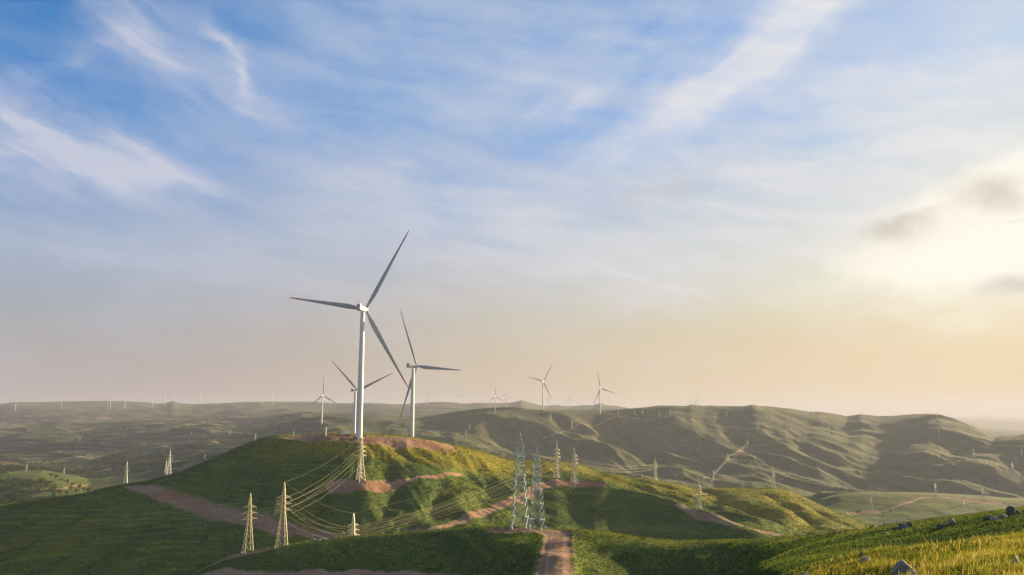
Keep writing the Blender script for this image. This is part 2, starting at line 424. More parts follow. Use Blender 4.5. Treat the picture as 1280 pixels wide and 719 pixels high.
# --- gullies: ridged noise drawn out down the slopes
def ridged(x, y, seed, oct_=3):
    s = 0; amp = 1.0; tot = 0
    for o in range(oct_):
        s = s + amp * (1 - np.abs(perlin(x * 2 ** o, y * 2 ** o, seed + o)) * 1.7); tot += amp; amp *= 0.5
    return s / tot
def add_gullies(y0, y1, lam, amp, stretch, seed, mask, skew=0.0):
    r = np.where((YR > y0) & (YR < y1))[0]; r0, r1 = r[0], r[-1] + 1
    X, Y_ = XG[r0:r1], YG[r0:r1]
    wx = perlin(X / (lam * 2.2), Y_ / (lam * 2.2), seed + 40) * lam * 0.5
    g = ridged((X + wx + skew * Y_) / lam, Y_ / (lam * stretch), seed)
    ZG[r0:r1] += (g - 0.55) * amp * mask[r0:r1]
frac = np.sin(np.pi * np.clip(sample_line_frac(), 0, 1))
m_mid = np.where((SEG > 9.0) & (SEG < 12.0), np.sin(np.pi * np.clip((SEG - 9.0) / 3.0, 0, 1)) ** 0.8, 0)
pxc = A * F + 640
m_mid = m_mid * np.interp(pxc, [300, 480, 560, 3000], [0.35, .8, 1, 1])[None, :]
add_gullies(1400, 3600, 460, 64, 2.4, 3, m_mid, 0.18)
add_gullies(1400, 3600, 150, 12, 2.2, 13, m_mid, 0.25)
add_gullies(1400, 3600, 55, 4, 2.4, 17, m_mid, 0.25)
m_main = np.where((SEG > 5.0) & (SEG < 7.0), np.sin(np.pi * np.clip((SEG - 5.0) / 2.0, 0, 1)) ** 0.8, 0)
tb = np.clip(SEG - 5.0, 0, 1)
ZG -= np.sin(np.pi * tb ** 1.6) * np.interp(pxc + 60 * perlin(XG / 60.0, YG / 60.0, 77), [560, 620, 680, 790, 890, 985], [0, 5, 14, 15, 10, 0])
over = np.clip((SEG - 5.8) / .7, 0, 1)
over = over * over * (3 - 2 * over)
bowl = np.interp(pxc, [640, 720, 940, 1020], [1, .12, .12, 1])[None, :] * (1 - over) + over
m_main = m_main * bowl
add_gullies(380, 920, 75, 7.0, 2.6, 23, m_main * np.interp(pxc, [0, 250, 330, 620, 700, 2000], [1.3, 1.0, .6, .6, 1, 1])[None, :], 0.35)
add_gullies(380, 920, 26, 3.0, 2.6, 31, m_main, 0.3)
m_sp = np.where((SEG > 2.0) & (SEG < 4.0), np.sin(np.pi * np.clip((SEG - 2.0) / 2.0, 0, 1)), 0)
add_gullies(60, 400, 30, 3.4, 2.0, 51, m_sp * np.clip((YG - 90) / 120, 0.1, 1), -0.4)
m_left = np.where((SEG > 9.3) & (SEG < 13.9), np.sin(np.pi * np.clip((SEG - 9.3) / 4.6, 0, 1)), 0) * np.interp(pxc, [-400, 380, 520], [1, 1, 0])[None, :]
add_gullies(1500, 9200, 900, 62, .55, 83, m_left, .5)
add_gullies(1500, 9200, 330, 20, .6, 85, m_left, -.3)
m_far = np.where((SEG > 11.5) & (SEG < 14.0), np.sin(np.pi * np.clip((SEG - 11.5) / 2.5, 0, 1)), 0)
add_gullies(3000, 9500, 1100, 70, 1.2, 61, m_far)
ZG += EYE

def gz(x, y):
    a = x / max(y, 2.01); c = float(np.interp(a, A, np.arange(NC))); r = float(np.interp(math.log(max(y, 2.01)), T, np.arange(NR)))
    c0 = min(int(c), NC - 2); r0 = min(int(r), NR - 2); fc, fr = c - c0, r - r0
    z = ZG[r0:r0 + 2, c0:c0 + 2]
    return float((z[0, 0] * (1 - fc) + z[0, 1] * fc) * (1 - fr) + (z[1, 0] * (1 - fc) + z[1, 1] * fc) * fr)

def gzv(x, y):
    a = x / y; c = np.interp(a, A, np.arange(NC)); r = np.interp(np.log(y), T, np.arange(NR))
    c0 = np.minimum(c.astype(int), NC - 2); r0 = np.minimum(r.astype(int), NR - 2); fc, fr = c - c0, r - r0
    return (ZG[r0, c0] * (1 - fc) + ZG[r0, c0 + 1] * fc) * (1 - fr) + (ZG[r0 + 1, c0] * (1 - fc) + ZG[r0 + 1, c0 + 1] * fc) * fr

def hit(px, py, ymin=10.0, ymax=30000.0):
    """the place on the ground a row and column of the photograph show: (x, y, z)"""
    a, s = ray(px, py)
    c = float(np.interp(a, A, np.arange(NC))); c0 = min(int(c), NC - 2); fc = c - c0
    col = ZG[:, c0] * (1 - fc) + ZG[:, c0 + 1] * fc
    sl = (col - EYE) / YR
    ok = (YR > ymin) & (YR < ymax)
    w = np.where(ok & (sl >= s))[0]
    if len(w): r = w[0]
    else:
        sl2 = np.where(ok, sl, -9); r = int(np.argmax(sl2))
    Yd = YR[r]
    if r > 0 and len(w) and ok[r - 1] and sl[r - 1] < s:
        t = (s - sl[r - 1]) / (sl[r] - sl[r - 1]); Yd = YR[r - 1] + t * (YR[r] - YR[r - 1])
    return Vector((a * Yd, Yd, gz(a * Yd, Yd)))

# --- folds that show as lines in the hills: (pixels, depth, half width, distance limits); negative depth raises a rib
FOLDS = [
 ([(-20, 700), (30, 678), (62, 664), (84, 654)], 9, 8, (430, 900)), ([(-10, 735), (40, 700), (80, 682), (110, 668)], 7.5, 9, (430, 900)),
 ([(40, 735), (85, 705), (125, 682), (165, 660), (190, 645)], 8, 9, (430, 900)), ([(120, 735), (165, 708), (210, 688), (245, 672)], 8, 8, (430, 900)),
 ([(200, 728), (222, 712), (250, 695), (290, 682)], 6, 7, (430, 900)), ([(100, 625), (60, 650), (20, 668)], -3.0, 14, (430, 900)),
 ([(492, 559), (512, 570), (536, 583)], 3.0, 6, (560, 760)), ([(510, 559), (535, 570), (562, 583)], 2.6, 6, (560, 760)), ([(540, 562), (575, 575), (610, 590)], 2.2, 7, (560, 760)),
 ([(300, 570), (285, 595), (275, 620)], 4.0, 9, (520, 760)), ([(345, 562), (330, 590), (325, 625)], 4.0, 10, (520, 760)), ([(410, 612), (400, 635), (395, 660)], 3.5, 8, (430, 700)),
 ([(500, 610), (480, 635), (470, 660)], 3.5, 8, (430, 700)), ([(560, 602), (550, 625), (535, 650)], 3.0, 8, (430, 700)), ([(620, 606), (600, 630)], 3.0, 8, (430, 700)),
 ([(735, 583), (770, 598), (820, 612), (858, 626)], 5.0, 11, (600, 860)), ([(868, 608), (905, 626), (950, 647), (1000, 668)], 7.0, 13, (520, 880)),
 ([(800, 600), (850, 615), (905, 638), (950, 660)], -3.5, 9, (520, 880)), ([(955, 615), (1000, 640), (1040, 663)], 5.0, 10, (560, 900)), ([(1000, 622), (1040, 648), (1075, 662)], 4.0, 8, (560, 900)),
 ([(650, 590), (690, 586), (740, 592)], 3.0, 9, (600, 800)), ([(672, 622), (664, 642), (662, 662)], 3.0, 9, (400, 640)), ([(716, 601), (753, 603), (783, 616), (823, 626), (853, 636), (889, 650), (922, 663), (949, 671)], -3.2, 9, (430, 680)),
 ([(960, 535), (995, 550), (1040, 568)], -14, 30, (1500, 3300)), ([(985, 545), (1010, 560), (1050, 582)], 22, 34, (1500, 3300)), ([(930, 560), (960, 575), (1000, 590)], 18, 30, (1500, 3300)),
 ([(700, 520), (740, 545), (770, 570)], -20, 50, (1500, 3300)), ([(860, 545), (830, 560), (790, 590)], 26, 45, (1500, 3300)), ([(760, 530), (790, 548), (815, 575)], 22, 42, (1500, 3300)), ([(620, 525), (640, 545), (660, 565)], 20, 42, (1500, 3300)),
 ([(1130, 540), (1100, 560), (1080, 585)], 20, 45, (1500, 3300)), ([(1200, 550), (1180, 570), (1150, 590)], 18, 42, (1500, 3300)), ([(560, 530), (555, 545), (560, 560)], 20, 45, (1500, 3300)),
]
SNAP = []
for pts, dep, wd, (ya, yb) in FOLDS: SNAP.append(([hit(px, py, ya, yb) for px, py in pts], dep * (.72 if ya >= 1500 else 1), wd))
for P3, dep, wd in SNAP:
    best = None
    ylo, yhi = min(p.y for p in P3) - wd * 3, max(p.y for p in P3) + wd * 3
    r0, r1 = np.searchsorted(YR, ylo), np.searchsorted(YR, yhi); X, Y_ = XG[r0:r1], YG[r0:r1]
    Xw = X + perlin(X / (wd * 2.5), Y_ / (wd * 2.5), 3) * wd * .9
    for i, (p, q) in enumerate(zip(P3[:-1], P3[1:])):
        dx, dy = q.x - p.x, q.y - p.y; t = np.clip(((Xw - p.x) * dx + (Y_ - p.y) * dy) / (dx * dx + dy * dy + 1e-6), 0, 1)
        d = np.hypot(Xw - p.x - t * dx, Y_ - p.y - t * dy); g = np.clip((i + t) / (len(P3) - 1), 0, 1)
        w_ = np.exp(-(d / wd) ** 2) * np.sin(np.pi * np.clip(.08 + .84 * g, 0, 1)) ** .6
        best = w_ if best is None else np.maximum(best, w_)
    ZG[r0:r1] -= dep * best

# --- worn earth: roads, tracks, pads (pixels of their centre lines, half width in metres)
ROADS = [
 ('dirt_road', 'pinkish dirt track climbing from the front edge to the pair of lattice pylons', [(692,735,3.9),(693,719,3.9),(695,700,3.9),(696,685,3.8),(697,675,3.7),(698,667,3.9),(682,662.5,3.6),(650,662,4.5),(618,662.5,2.5)], (120, 300)),
 ('dirt_road', 'dirt road slanting up the middle of the turbine hill to the pylon bench', [(520,667,3),(545,662,3.6),(572,653,4.0),(600,642,4.0),(636,627,4.2),(668,612,4.6),(692,603,6.0),(720,604,7.5),(745,605,6),(756,607,3)], (380, 720)),
 ('dirt_road', 'brown track along the far right shoulder of the turbine hill', [(846,631,2.5),(866,640,3.5),(890,646,4.2),(915,654,4.2),(945,663,4.2),(968,668,3.5),(1000,672,2.5)], (430, 860)),
 ('dirt_bench', 'cut bench of bare brown earth under the pylon below the tall turbine', [(418,607,6),(440,608,9),(465,608,9.5),(488,606,7),(520,598,2.2),(550,596,2.2),(576,593,2)], (480, 700)),
 ('dirt_road', 'wide reddish road crossing the shaded left flank of the turbine hill', [(160,608,4),(180,611,6.5),(205,618,8.5),(235,628,8.5),(268,638,8),(300,646,7.5),(335,655,7),(365,663,6.5),(395,669,6),(425,673,4)], (430, 860)),
 ('dirt_bank', 'bare eroded earth bank at the lower end of the near spur', [(215,728,4),(240,716,4.5),(262,706,4.5),(282,698,4.2),(305,693,3.6),(330,688,2.4),(350,684,2.0)], (200, 380)),
 ('dirt_road', 'strip of bare earth along the bottom edge of the near spur', [(250,721,3),(300,719,3.4),(360,718.5,3),(420,718.5,2.8),(480,719,2.6),(540,720,2.4),(580,724,2)], (180, 380)),
 ('turbine_pad', 'flat pad of bare pinkish gravel on top of the turbine hill', [(347,546,5),(370,545.5,9),(400,546,11),(430,547,12),(460,549,13),(500,551,13),(535,555,10),(562,558,6)], (560, 720)),
 ('dirt_road', 'pale track along the crest of the middle range', [(640,560,4),(690,545,4),(735,532,5),(770,520,6),(830,522,7),(880,530,7),(920,534,7),(965,541,6),(1000,548,5)], (1500, 3600)),
 ('dirt_road', 'pale service track zigzagging up the middle spur', [(880,598,5),(895,590,5),(912,574,5),(935,558,5),(960,556,5)], (1400, 3200)),
 ('dirt_road', 'pale track over the lit hillock beyond the near ridge', [(1060,641,4),(1090,640,7),(1110,638,4),(1130,630,3),(1155,622,3),(1185,622,3),(1228,627,9),(1250,628,5)], (1050, 2000)),
 ('dirt_road', 'pale lane through the trees of the left valley', [(30,612,3),(55,612,3.5),(80,611,3.5),(112,605,3.5)], (1000, 1800)),
]
DIRT = np.zeros((NR, NC), np.float32); ACR = np.ones((NR, NC), np.float32); DW = np.full((NR, NC), 9.0, np.float32); RID = np.full((NR, NC), -1, np.int16)
for k, (nm, lb, pts, (ya, yb)) in enumerate(ROADS):
    P3 = [(hit(px, py, ya, yb), w) for px, py, w in pts]
    for (p, wp), (q, wq) in zip(P3[:-1], P3[1:]):
        wm = max(wp, wq) * 2.2 + 3
        ylo, yhi = min(p.y, q.y) - wm, max(p.y, q.y) + wm
        r0, r1 = np.searchsorted(YR, ylo), np.searchsorted(YR, yhi)
        if r1 <= r0: continue
        X, Y_ = XG[r0:r1], YG[r0:r1]
        dx, dy = q.x - p.x, q.y - p.y; L2 = dx * dx + dy * dy + 1e-6
        t = np.clip(((X - p.x) * dx + (Y_ - p.y) * dy) / L2, 0, 1)
        d = np.hypot(X - p.x - t * dx, Y_ - p.y - t * dy); w = wp + (wq - wp) * t
        m = np.clip(1.5 - d / w, 0, 1)
        better = m > DIRT[r0:r1]
        if max(wp, wq) > 5 or ya < 150: DW[r0:r1] = np.minimum(DW[r0:r1], d / w)
        RID[r0:r1][better] = k; ACR[r0:r1][better] = np.where(w < 5, d / w, 1.0)[better]; DIRT[r0:r1][better] = m[better]

# tracks are cut a little into the ground and have spoil along their edges
spoil = .6 + .8 * perlin(XG / 6.0, YG / 6.0, 44)
farw = np.clip(YG / 500, .35, 2.2)
ZG += farw * (.55 * spoil * np.exp(-((DW - 1.12) / .22) ** 2) - .40 * np.clip((1.0 - DW) / .25, 0, 1))
# --- dry grass of the knoll, sunlight painted gold on the crests, far fields
DRY_SUNLIT = np.zeros((NR, NC), np.float32)
DRY_SUNLIT += (np.clip((SEG - 1.2) / .5, 0, 1) * np.clip((2.55 - SEG) / .5, 0, 1)) * np.clip((pxc - 900) / 70, 0, 1)[None, :] * (YG < 60) * np.clip((2.25 - SEG) / .3, 0, 1)
DRY_SUNLIT = np.maximum(DRY_SUNLIT, 0.55 * bump(SEG, 4.03, .22) * np.interp(pxc, [600, 720, 850, 1000, 1200], [.3, 1, 1, 1, .6])[None, :])  # sunlit strip along the spur crest, put into the grass colour
DRY_SUNLIT = np.maximum(DRY_SUNLIT, 0.75 * np.clip((SEG - 6.2) / .3, 0, 1) * np.clip((7.3 - SEG) / .2, 0, 1) * np.interp(pxc, [200, 300, 420, 1100], [0, .5, 1, 1])[None, :])  # sunlight on the turbine hilltop, painted as golden grass
FIELD = np.clip((SEG - 8.6) / .6, 0, 1) * np.interp(pxc, [0, 330, 430, 480], [1, 1, .5, 0])[None, :]
FIELD = FIELD * np.clip((13.6 - SEG) / .5, 0, 1)
MOOR_HAZE = np.clip((SEG - 8.0) / .7, 0, 1) * np.where((pxc > 900)[None, :] & (SEG < 10), .5, 1.0)
MOOR_HAZE = MOOR_HAZE * np.where((pxc < 150)[None, :] & (SEG > 8.6) & (SEG < 9.35), .15, 1.0)
FIELD = FIELD * np.where((pxc < 150)[None, :] & (SEG > 8.6) & (SEG < 9.35), .25, 1.0)

# normals of the whole sheet, so that its pieces meet without a seam
def diffc(a, ax):
    return np.gradient(a, axis=ax)
tx = np.stack([diffc(XG, 1), diffc(YG, 1), diffc(ZG, 1)], -1); ty = np.stack([diffc(XG, 0), diffc(YG, 0), diffc(ZG, 0)], -1)
NRM = np.cross(tx, ty); NRM /= np.linalg.norm(NRM, axis=-1, keepdims=True)
del tx, ty


def ground_material():
    m, nt, b = new_mat('ground_cover')
    geo = nt.n.new('ShaderNodeNewGeometry'); P = geo.outputs['Position']
    flat = nt.vmul(P, (1.0, 1.0, 0.0))
    dirt = nt.attr('dirt').outputs['Fac']; dry = nt.attr('dry').outputs['Fac']; field = nt.attr('field').outputs['Fac']; moor = nt.attr('moor').outputs['Fac']  # dry holds the knoll's dry grass and the painted sunlight of the crests
    n1 = nt.noise(flat, 0.006, 5, 0.6, 0.4); n2 = nt.noise(flat, 0.045, 6, 0.62, 0.5); n3 = nt.noise(flat, 0.35, 5, 0.6); n4 = nt.noise(flat, 2.6, 4, 0.6)
    st = nt.noise(nt.vmul(P, (0.10, 0.03, 0.22)), 1.0, 5, 0.6, 0.8)
    mixn = nt.math('ADD', nt.math('MULTIPLY', n2, .5), nt.math('ADD', nt.math('MULTIPLY', n3, .3), nt.math('MULTIPLY', st, .2)))
    g = nt.mix(nt.ramp(mixn, .36, .64), G['dark'], G['mid'])
    g = nt.mix(nt.math('MULTIPLY', nt.ramp(n1, .42, .66), .55), g, G['olive'])
    g = nt.mix(nt.math('MULTIPLY', nt.ramp(n4, .50, .72), .45), g, G['light'])
    terr = nt.noise(nt.vmul(P, (0.012, 0.012, 0.62)), 1.0, 4, .6, .3)
    g = nt.mix(nt.math('MULTIPLY', nt.ramp(terr, .52, .62), .7), g, G['light'])
    g = nt.mix(nt.math('MULTIPLY', nt.ramp(terr, .47, .38), .65), g, G['dark'])
    scrub = nt.math('MULTIPLY', nt.ramp(nt.noise(flat, 0.16, 6, 0.7, 0.3), .56, .66), .6)
    g = nt.mix(scrub, g, G['scrub'])
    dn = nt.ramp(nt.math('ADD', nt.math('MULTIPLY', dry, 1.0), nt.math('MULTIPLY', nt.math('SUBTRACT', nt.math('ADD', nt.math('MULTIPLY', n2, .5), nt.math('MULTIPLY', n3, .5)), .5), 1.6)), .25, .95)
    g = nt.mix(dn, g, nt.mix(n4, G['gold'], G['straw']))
    # moorland of the far hills: browner, with bare streaks, and greyed to paint in distance haze
    nf = nt.noise(nt.vmul(P, (0.0035, 0.0022, 0.006)), 1.0, 7, 0.62, 0.6); nf2 = nt.noise(flat, 0.016, 6, 0.62, .4)
    mo = nt.mix(nt.ramp(nf, .38, .62), G['moor'], G['moor_haze2'])
    mo = nt.mix(nt.math('MULTIPLY', nt.ramp(nf2, .44, .64), .8), mo, G['moor_haze3'])
    mo = nt.mix(nt.math('MULTIPLY', nt.ramp(nt.noise(flat, 0.05, 4, .6), .55, .68), .55), mo, G['scrub'])
    g = nt.mix(nt.math('MULTIPLY', moor, .85), g, mo)
    # terraced fields following the contours
    sepp = nt.n.new('ShaderNodeSeparateXYZ'); nt.l.new(P, sepp.inputs[0])
    zz = nt.math('ADD', nt.math('MULTIPLY', sepp.outputs[2], 0.10), nt.math('MULTIPLY', nt.noise(flat, 0.0016, 4, .6), 9.0))
    strip = nt.noise(nt.comb(zz, nt.math('MULTIPLY', nt.noise(flat, 0.0022, 1, .5), 4.0), 0.0), 1.6, 2, .5)
    where = nt.math('MULTIPLY', nt.ramp(nt.noise(flat, 0.0015, 4, .6, .5), .38, .50), field)
    fc = nt.mix(nt.ramp(strip, .40, .50), G['wood'], nt.mix(nt.ramp(strip, .53, .60), G['fieldgreen'], G['fieldtan']))
    g = nt.mix(nt.math('MULTIPLY', where, .9), g, fc)
    wd = nt.math('MULTIPLY', nt.ramp(nt.noise(flat, 0.004, 6, .68, .6), .46, .55), field)
    g = nt.mix(nt.math('MULTIPLY', wd, nt.math('SUBTRACT', 0.85, nt.math('MULTIPLY', where, .5))), g, G['wood'])
    # bare earth
    e = nt.math('ADD', dirt, nt.math('MULTIPLY', nt.math('SUBTRACT', nt.math('ADD', nt.math('MULTIPLY', n3, .6), nt.math('MULTIPLY', n4, .4)), .5), 1.9))
    e = nt.ramp(e, .36, .72)
    ea = nt.mix(nt.ramp(n3, .3, .7), G['earth'], G['earth2'])
    ea = nt.mix(nt.math('MULTIPLY', nt.ramp(n4, .52, .7), .6), ea, G['earth3'])
    pale = nt.math('MULTIPLY', nt.ramp(nt.noise(flat, 0.02, 3), .45, .6), .5)
    ea = nt.mix(pale, ea, G['earth3'])
    ac = nt.attr('across').outputs['Fac']
    rut = nt.ramp(nt.math('ABSOLUTE', nt.math('SUBTRACT', nt.math('ADD', ac, nt.math('MULTIPLY', nt.math('SUBTRACT', n3, .5), .25)), .46)), .16, .04)
    ea = nt.mix(nt.math('MULTIPLY', rut, .4), ea, G['rut'])
    col = nt.mix(e, g, ea)
    nt.l.new(col, b.inputs['Base Color'])
    b.inputs['Roughness'].default_value = 0.95; b.inputs['Specular IOR Level'].default_value = 0.05
    # relief too fine for the sheet: tussocks and turf
    h = nt.math('ADD', nt.math('MULTIPLY', n3, 1.1), nt.math('ADD', nt.math('MULTIPLY', nt.noise(flat, 1.1, 5, .65), .45), nt.math('MULTIPLY', n2, 3.0)))
    bp = nt.n.new('ShaderNodeBump'); bp.inputs['Strength'].default_value = 0.55; bp.inputs['Distance'].default_value = 1.2
    nt.l.new(h, bp.inputs['Height']); nt.l.new(bp.outputs[0], b.inputs['Normal'])
    return m

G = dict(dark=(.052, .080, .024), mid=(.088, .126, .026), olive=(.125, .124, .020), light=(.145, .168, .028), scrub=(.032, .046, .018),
         gold=(.28, .198, .020), straw=(.18, .164, .018), moor=(.100, .092, .040), moor_haze2=(.054, .072, .024), moor_haze3=(.140, .114, .048),
         wood=(.022, .040, .020), fieldgreen=(.052, .070, .032), fieldtan=(.20, .135, .088),
         earth=(.20, .102, .055), earth2=(.285, .160, .090), earth3=(.36, .24, .155), rut=(.40, .29, .20))
M_GROUND = ground_material()

def grid_piece(name, face_mask, r0, r1):
    """one piece of the ground sheet: the faces chosen, rows r0..r1"""
    rr, cc = np.where(face_mask)
    ids = np.stack([rr * NC + cc, rr * NC + cc + 1, (rr + 1) * NC + cc + 1, (rr + 1) * NC + cc], 1)
    used, inv = np.unique(ids, return_inverse=True)
    V = np.stack([XG.ravel()[used], YG.ravel()[used], ZG.ravel()[used]], 1)
    at_ = {n: a.ravel()[used] for n, a in (('dirt', DIRT), ('dry', DRY_SUNLIT), ('field', FIELD), ('moor', MOOR_HAZE), ('across', ACR))}
    return np_mesh(name, V, inv.reshape(ids.shape), M_GROUND, at_, True, NRM.reshape(-1, 3)[used])

road_face = np.full((NR - 1, NC - 1), -1, np.int16)
rm = (DIRT > .62)
fm = rm[:-1, :-1] & rm[1:, :-1] & rm[:-1, 1:] & rm[1:, 1:]
road_face[fm] = RID[:-1, :-1][fm]
rowY = YR[:-1][:, None] * np.ones((1, NC - 1))
tag(grid_piece('ground', (road_face < 0) & (rowY < 1150), 0, NR), kind='structure')
tag(grid_piece('hills', (road_face < 0) & (rowY >= 1150), 0, NR), kind='structure')
for k, (nm, lb, pts, _) in enumerate(ROADS):
    fmk = road_face == k
    if fmk.any(): tag(grid_piece(nm, fmk, 0, NR), lb, 'road' if nm == 'dirt_road' else 'bare ground', kind='structure')

# ------------------------------------------------------------------ haze
def build_haze():
    mb = MB(); mb.box((-42000, -60, float(ZG.min()) - 1.0), (42000, 31500, EYE + 330))
    m = bpy.data.materials.new('haze_air'); m.use_nodes = True; nt = m.node_tree; nt.nodes.clear()
    v = nt.nodes.new('ShaderNodeVolumePrincipled'); o = nt.nodes.new('ShaderNodeOutputMaterial')
    v.inputs['Color'].default_value = (.44, .45, .56, 1); v.inputs['Density'].default_value = HAZE; v.inputs['Anisotropy'].default_value = 0.15
    nt.links.new(v.outputs[0], o.inputs['Volume'])
    tag(mb.build('haze', m), kind='stuff')
HAZE = 6.5e-5
build_haze()

# ------------------------------------------------------------------ materials of the things
M_WHITE = simple_mat('turbine_paint', (.60, .60, .585), .42, 0, .05, .15)
M_SHADED = simple_mat('grey_blade_paint', (.34, .345, .35), .42, 0, .05, .15)  # turbine paint darkened: shade of blades, hub and nacelle is in the colour
M_RED = simple_mat('red_paint', (.78, .05, .03), .45, 0, .08, .3)
M_GREY = simple_mat('grey_paint', (.33, .34, .36), .5, 0, .08, .6)
M_DARK = simple_mat('dark_metal', (.06, .06, .065), .5, .2, .2, 2)
M_CONC = simple_mat('concrete', (.42, .40, .37), .9, 0, .2, .8)
M_STEEL = simple_mat('sun_tinted_steel', (.64, .55, .33), .5, .35, .12, .8)  # grey galvanised steel tinted gold, the sunlight painted into its colour
M_STEELB = simple_mat('bright_sun_tinted_steel', (.78, .68, .45), .5, .25, .1, .8)  # same steel with a brighter sunlit tint painted in
M_STEELF = simple_mat('dull_galvanised_steel', (.55, .54, .50), .5, .3, .12, .8)
M_STEEL2 = simple_mat('weathered_galvanised_steel', (.40, .45, .43), .5, .3, .15, .8)
M_PORC = simple_mat('insulator_glass', (.30, .34, .33), .25, 0, .1, 5)
M_WIRE = simple_mat('aluminium_wire', (.42, .36, .20), .5, .3, .05, .5)
M_TYRE = simple_mat('tyre_rubber', (.02, .02, .02), .9, 0, .1, 4)
M_GLASS = simple_mat('dark_glass', (.03, .04, .05), .1, 0, .05, 1)
M_TRUCK = simple_mat('white_truck_paint', (.78, .77, .73), .4, 0, .05, .8)

# ------------------------------------------------------------------ wind turbines (hub at 100 m, blades 70 m, before scaling)
def blade_mb(L=72.0, full=True):
    mb = MB(); N = 14 if full else 6
    st = [0, .02, .06, .12, .2, .3, .42, .55, .68, .78, .86, .905, .94, .965, .985, 1.0] if full else [0, .05, .2, .5, .85, 1.0]
    def ch(t):
        return float(np.interp(t, [0, .02, .06, .12, .2, .3, .5, .7, .9, .97, 1.0], [2.3, 2.3, 2.6, 3.5, 4.1, 3.75, 2.75, 1.9, 1.15, .75, .25]))
    rings = []
    for t in st:
        c = ch(t); th = c * float(np.interp(t, [0, .03, .12, .25, .6, 1], [1, 1, .55, .30, .20, .14])) ; tw = R(float(np.interp(t, [0, .2, .5, 1], [-20, -16, -6, 1])))
        bend = -2.6 * t ** 2.2
        ring = []
        for i in range(N):
            a = 2 * math.pi * i / N
            ex = math.cos(a); ey = math.sin(a)
            k = float(np.interp(t, [0, .04, .15], [0, 0, 1]))
            x = c * (.5 * ex) - c * .12 * k
            y = th * .5 * ey * (1 - k * .55 * (.5 - .5 * ex))
            ring.append((x * math.cos(tw) - y * math.sin(tw), x * math.sin(tw) + y * math.cos(tw) + bend, 1.3 + t * (L - 1.3)))
        rings.append(ring)
    for k in range(len(rings) - 1):
        t = .5 * (st[k] + st[k + 1])
        mb.cur = 1 if full and (t > .965 or .86 < t < .94) else 0
        o = len(mb.v); n = N; mb.v.extend(rings[k] + rings[k + 1])
        for i in range(n):
            mb.f.append((o + i, o + (i + 1) % n, o + n + (i + 1) % n, o + n + i)); mb.mi.append(mb.cur)
    return mb

ME_BLADE = blade_mb().mesh('blade', [M_SHADED, M_RED], 50)
TOWER_TOP = 97.6
def rot_blade(beta, tilt=5.0):
    return (Matrix.Rotation(R(-tilt), 4, 'X') @ Matrix.Rotation(R(beta), 4, 'Y')).to_euler()
HUBP = Vector((0, -5.2, 100.45))

def make_turbine(loc, yaw, betas, scale, label, group='large wind turbines'):
    t = tag(empty('wind_turbine', loc, R(yaw), scale), label, 'wind turbine', group)
    mb = MB(); mb.lathe([(2.55, -6), (2.55, 0.3), (2.52, 1.5)] + [(2.52 - 0.9 * (h / TOWER_TOP), h) for h in (12, 26, 26.05, 40, 54, 54.05, 70, 84, TOWER_TOP)], 32)
    tw = mb.build('tower', M_WHITE, t, 40)
    for h in (26, 54, 76):
        r = 2.52 - .9 * h / TOWER_TOP
        fl = MB(); fl.lathe([(r - .05, h - .14), (r + .035, h - .14), (r + .035, h + .14), (r - .05, h + .14)], 32); fl.build('flange', M_GREY, tw)
    d = MB(); d.box((-.55, -2.83, 1.9), (.55, -2.6, 4.2)); d.build('door', M_GREY, tw)
    s_ = MB()
    for i in range(7): s_.box((-.7, -3.2 - .3 * i, 1.6 - .26 * i), (.7, -2.9 - .3 * i, 1.68 - .26 * i))
    s_.bar((-.7, -2.9, 2.7), (-.7, -5.0, .9), .04); s_.bar((.7, -2.9, 2.7), (.7, -5.0, .9), .04)
    for i in range(3):
        for sx in (-.7, .7): s_.bar((sx, -2.95 - i, 1.6 - .87 * i), (sx, -2.95 - i, 2.7 - .87 * i), .035)
    s_.build('staircase', M_DARK, t)
    b = MB(); b.lathe([(4.8, -6), (4.8, -.2), (4.4, .05), (3.2, .25)], 28); b.build('foundation', M_CONC, t, 40)
    n = MB(); n.rings([[(x * k, y, 100.2 + z * k2) for x, z in ((-1.75, -1.9), (1.75, -1.9), (2.0, -1.2), (2.0, 1.2), (1.5, 1.9), (-1.5, 1.9), (-2.0, 1.2), (-2.0, -1.2))]
                       for y, k, k2 in ((-3.6, .72, .78), (-2.9, .95, .95), (0, 1, 1), (6.5, 1, .98), (8.0, .86, .84))])
    na = n.build('nacelle', M_SHADED, t)
    c = MB(); c.box((-1.5, 5.2, 102.05), (1.5, 7.4, 103.3)); c.bar((0.6, 4.6, 102), (0.6, 4.6, 104.2), .05); c.bar((-.6, 4.6, 102), (-.6, 4.6, 104.0), .05)
    c.build('cooler', M_GREY, na)
    h = MB(); h.lathe([(1.5, 1.4), (1.75, .9), (1.8, -.4), (1.6, -1.3), (1.1, -2.1), (.45, -2.55), (.02, -2.65)], 20, 'y')
    hub = h.build('hub', M_SHADED, t, 40); hub.location = HUBP; hub.rotation_euler = (R(-5), 0, 0)
    for be in betas:
        bl = bpy.data.objects.new('blade', ME_BLADE); COL.objects.link(bl); bl.parent = t
        bl.location = HUBP; bl.rotation_euler = rot_blade(be)
    return t

def turbine_copy(src, loc, yaw, betas, scale, label, group='large wind turbines'):
    c = copy_tree(src); c.location = loc; c.rotation_euler = (0, 0, R(yaw)); c.scale = (scale,) * 3; c['label'] = label; c['group'] = group
    for b, be in zip([k for k in kids_new(c) if k.name.startswith('blade')], betas): b.rotation_euler = rot_blade(be)
    return c
def kids_new(o): return [c for c in bpy.data.objects if c.parent == o]

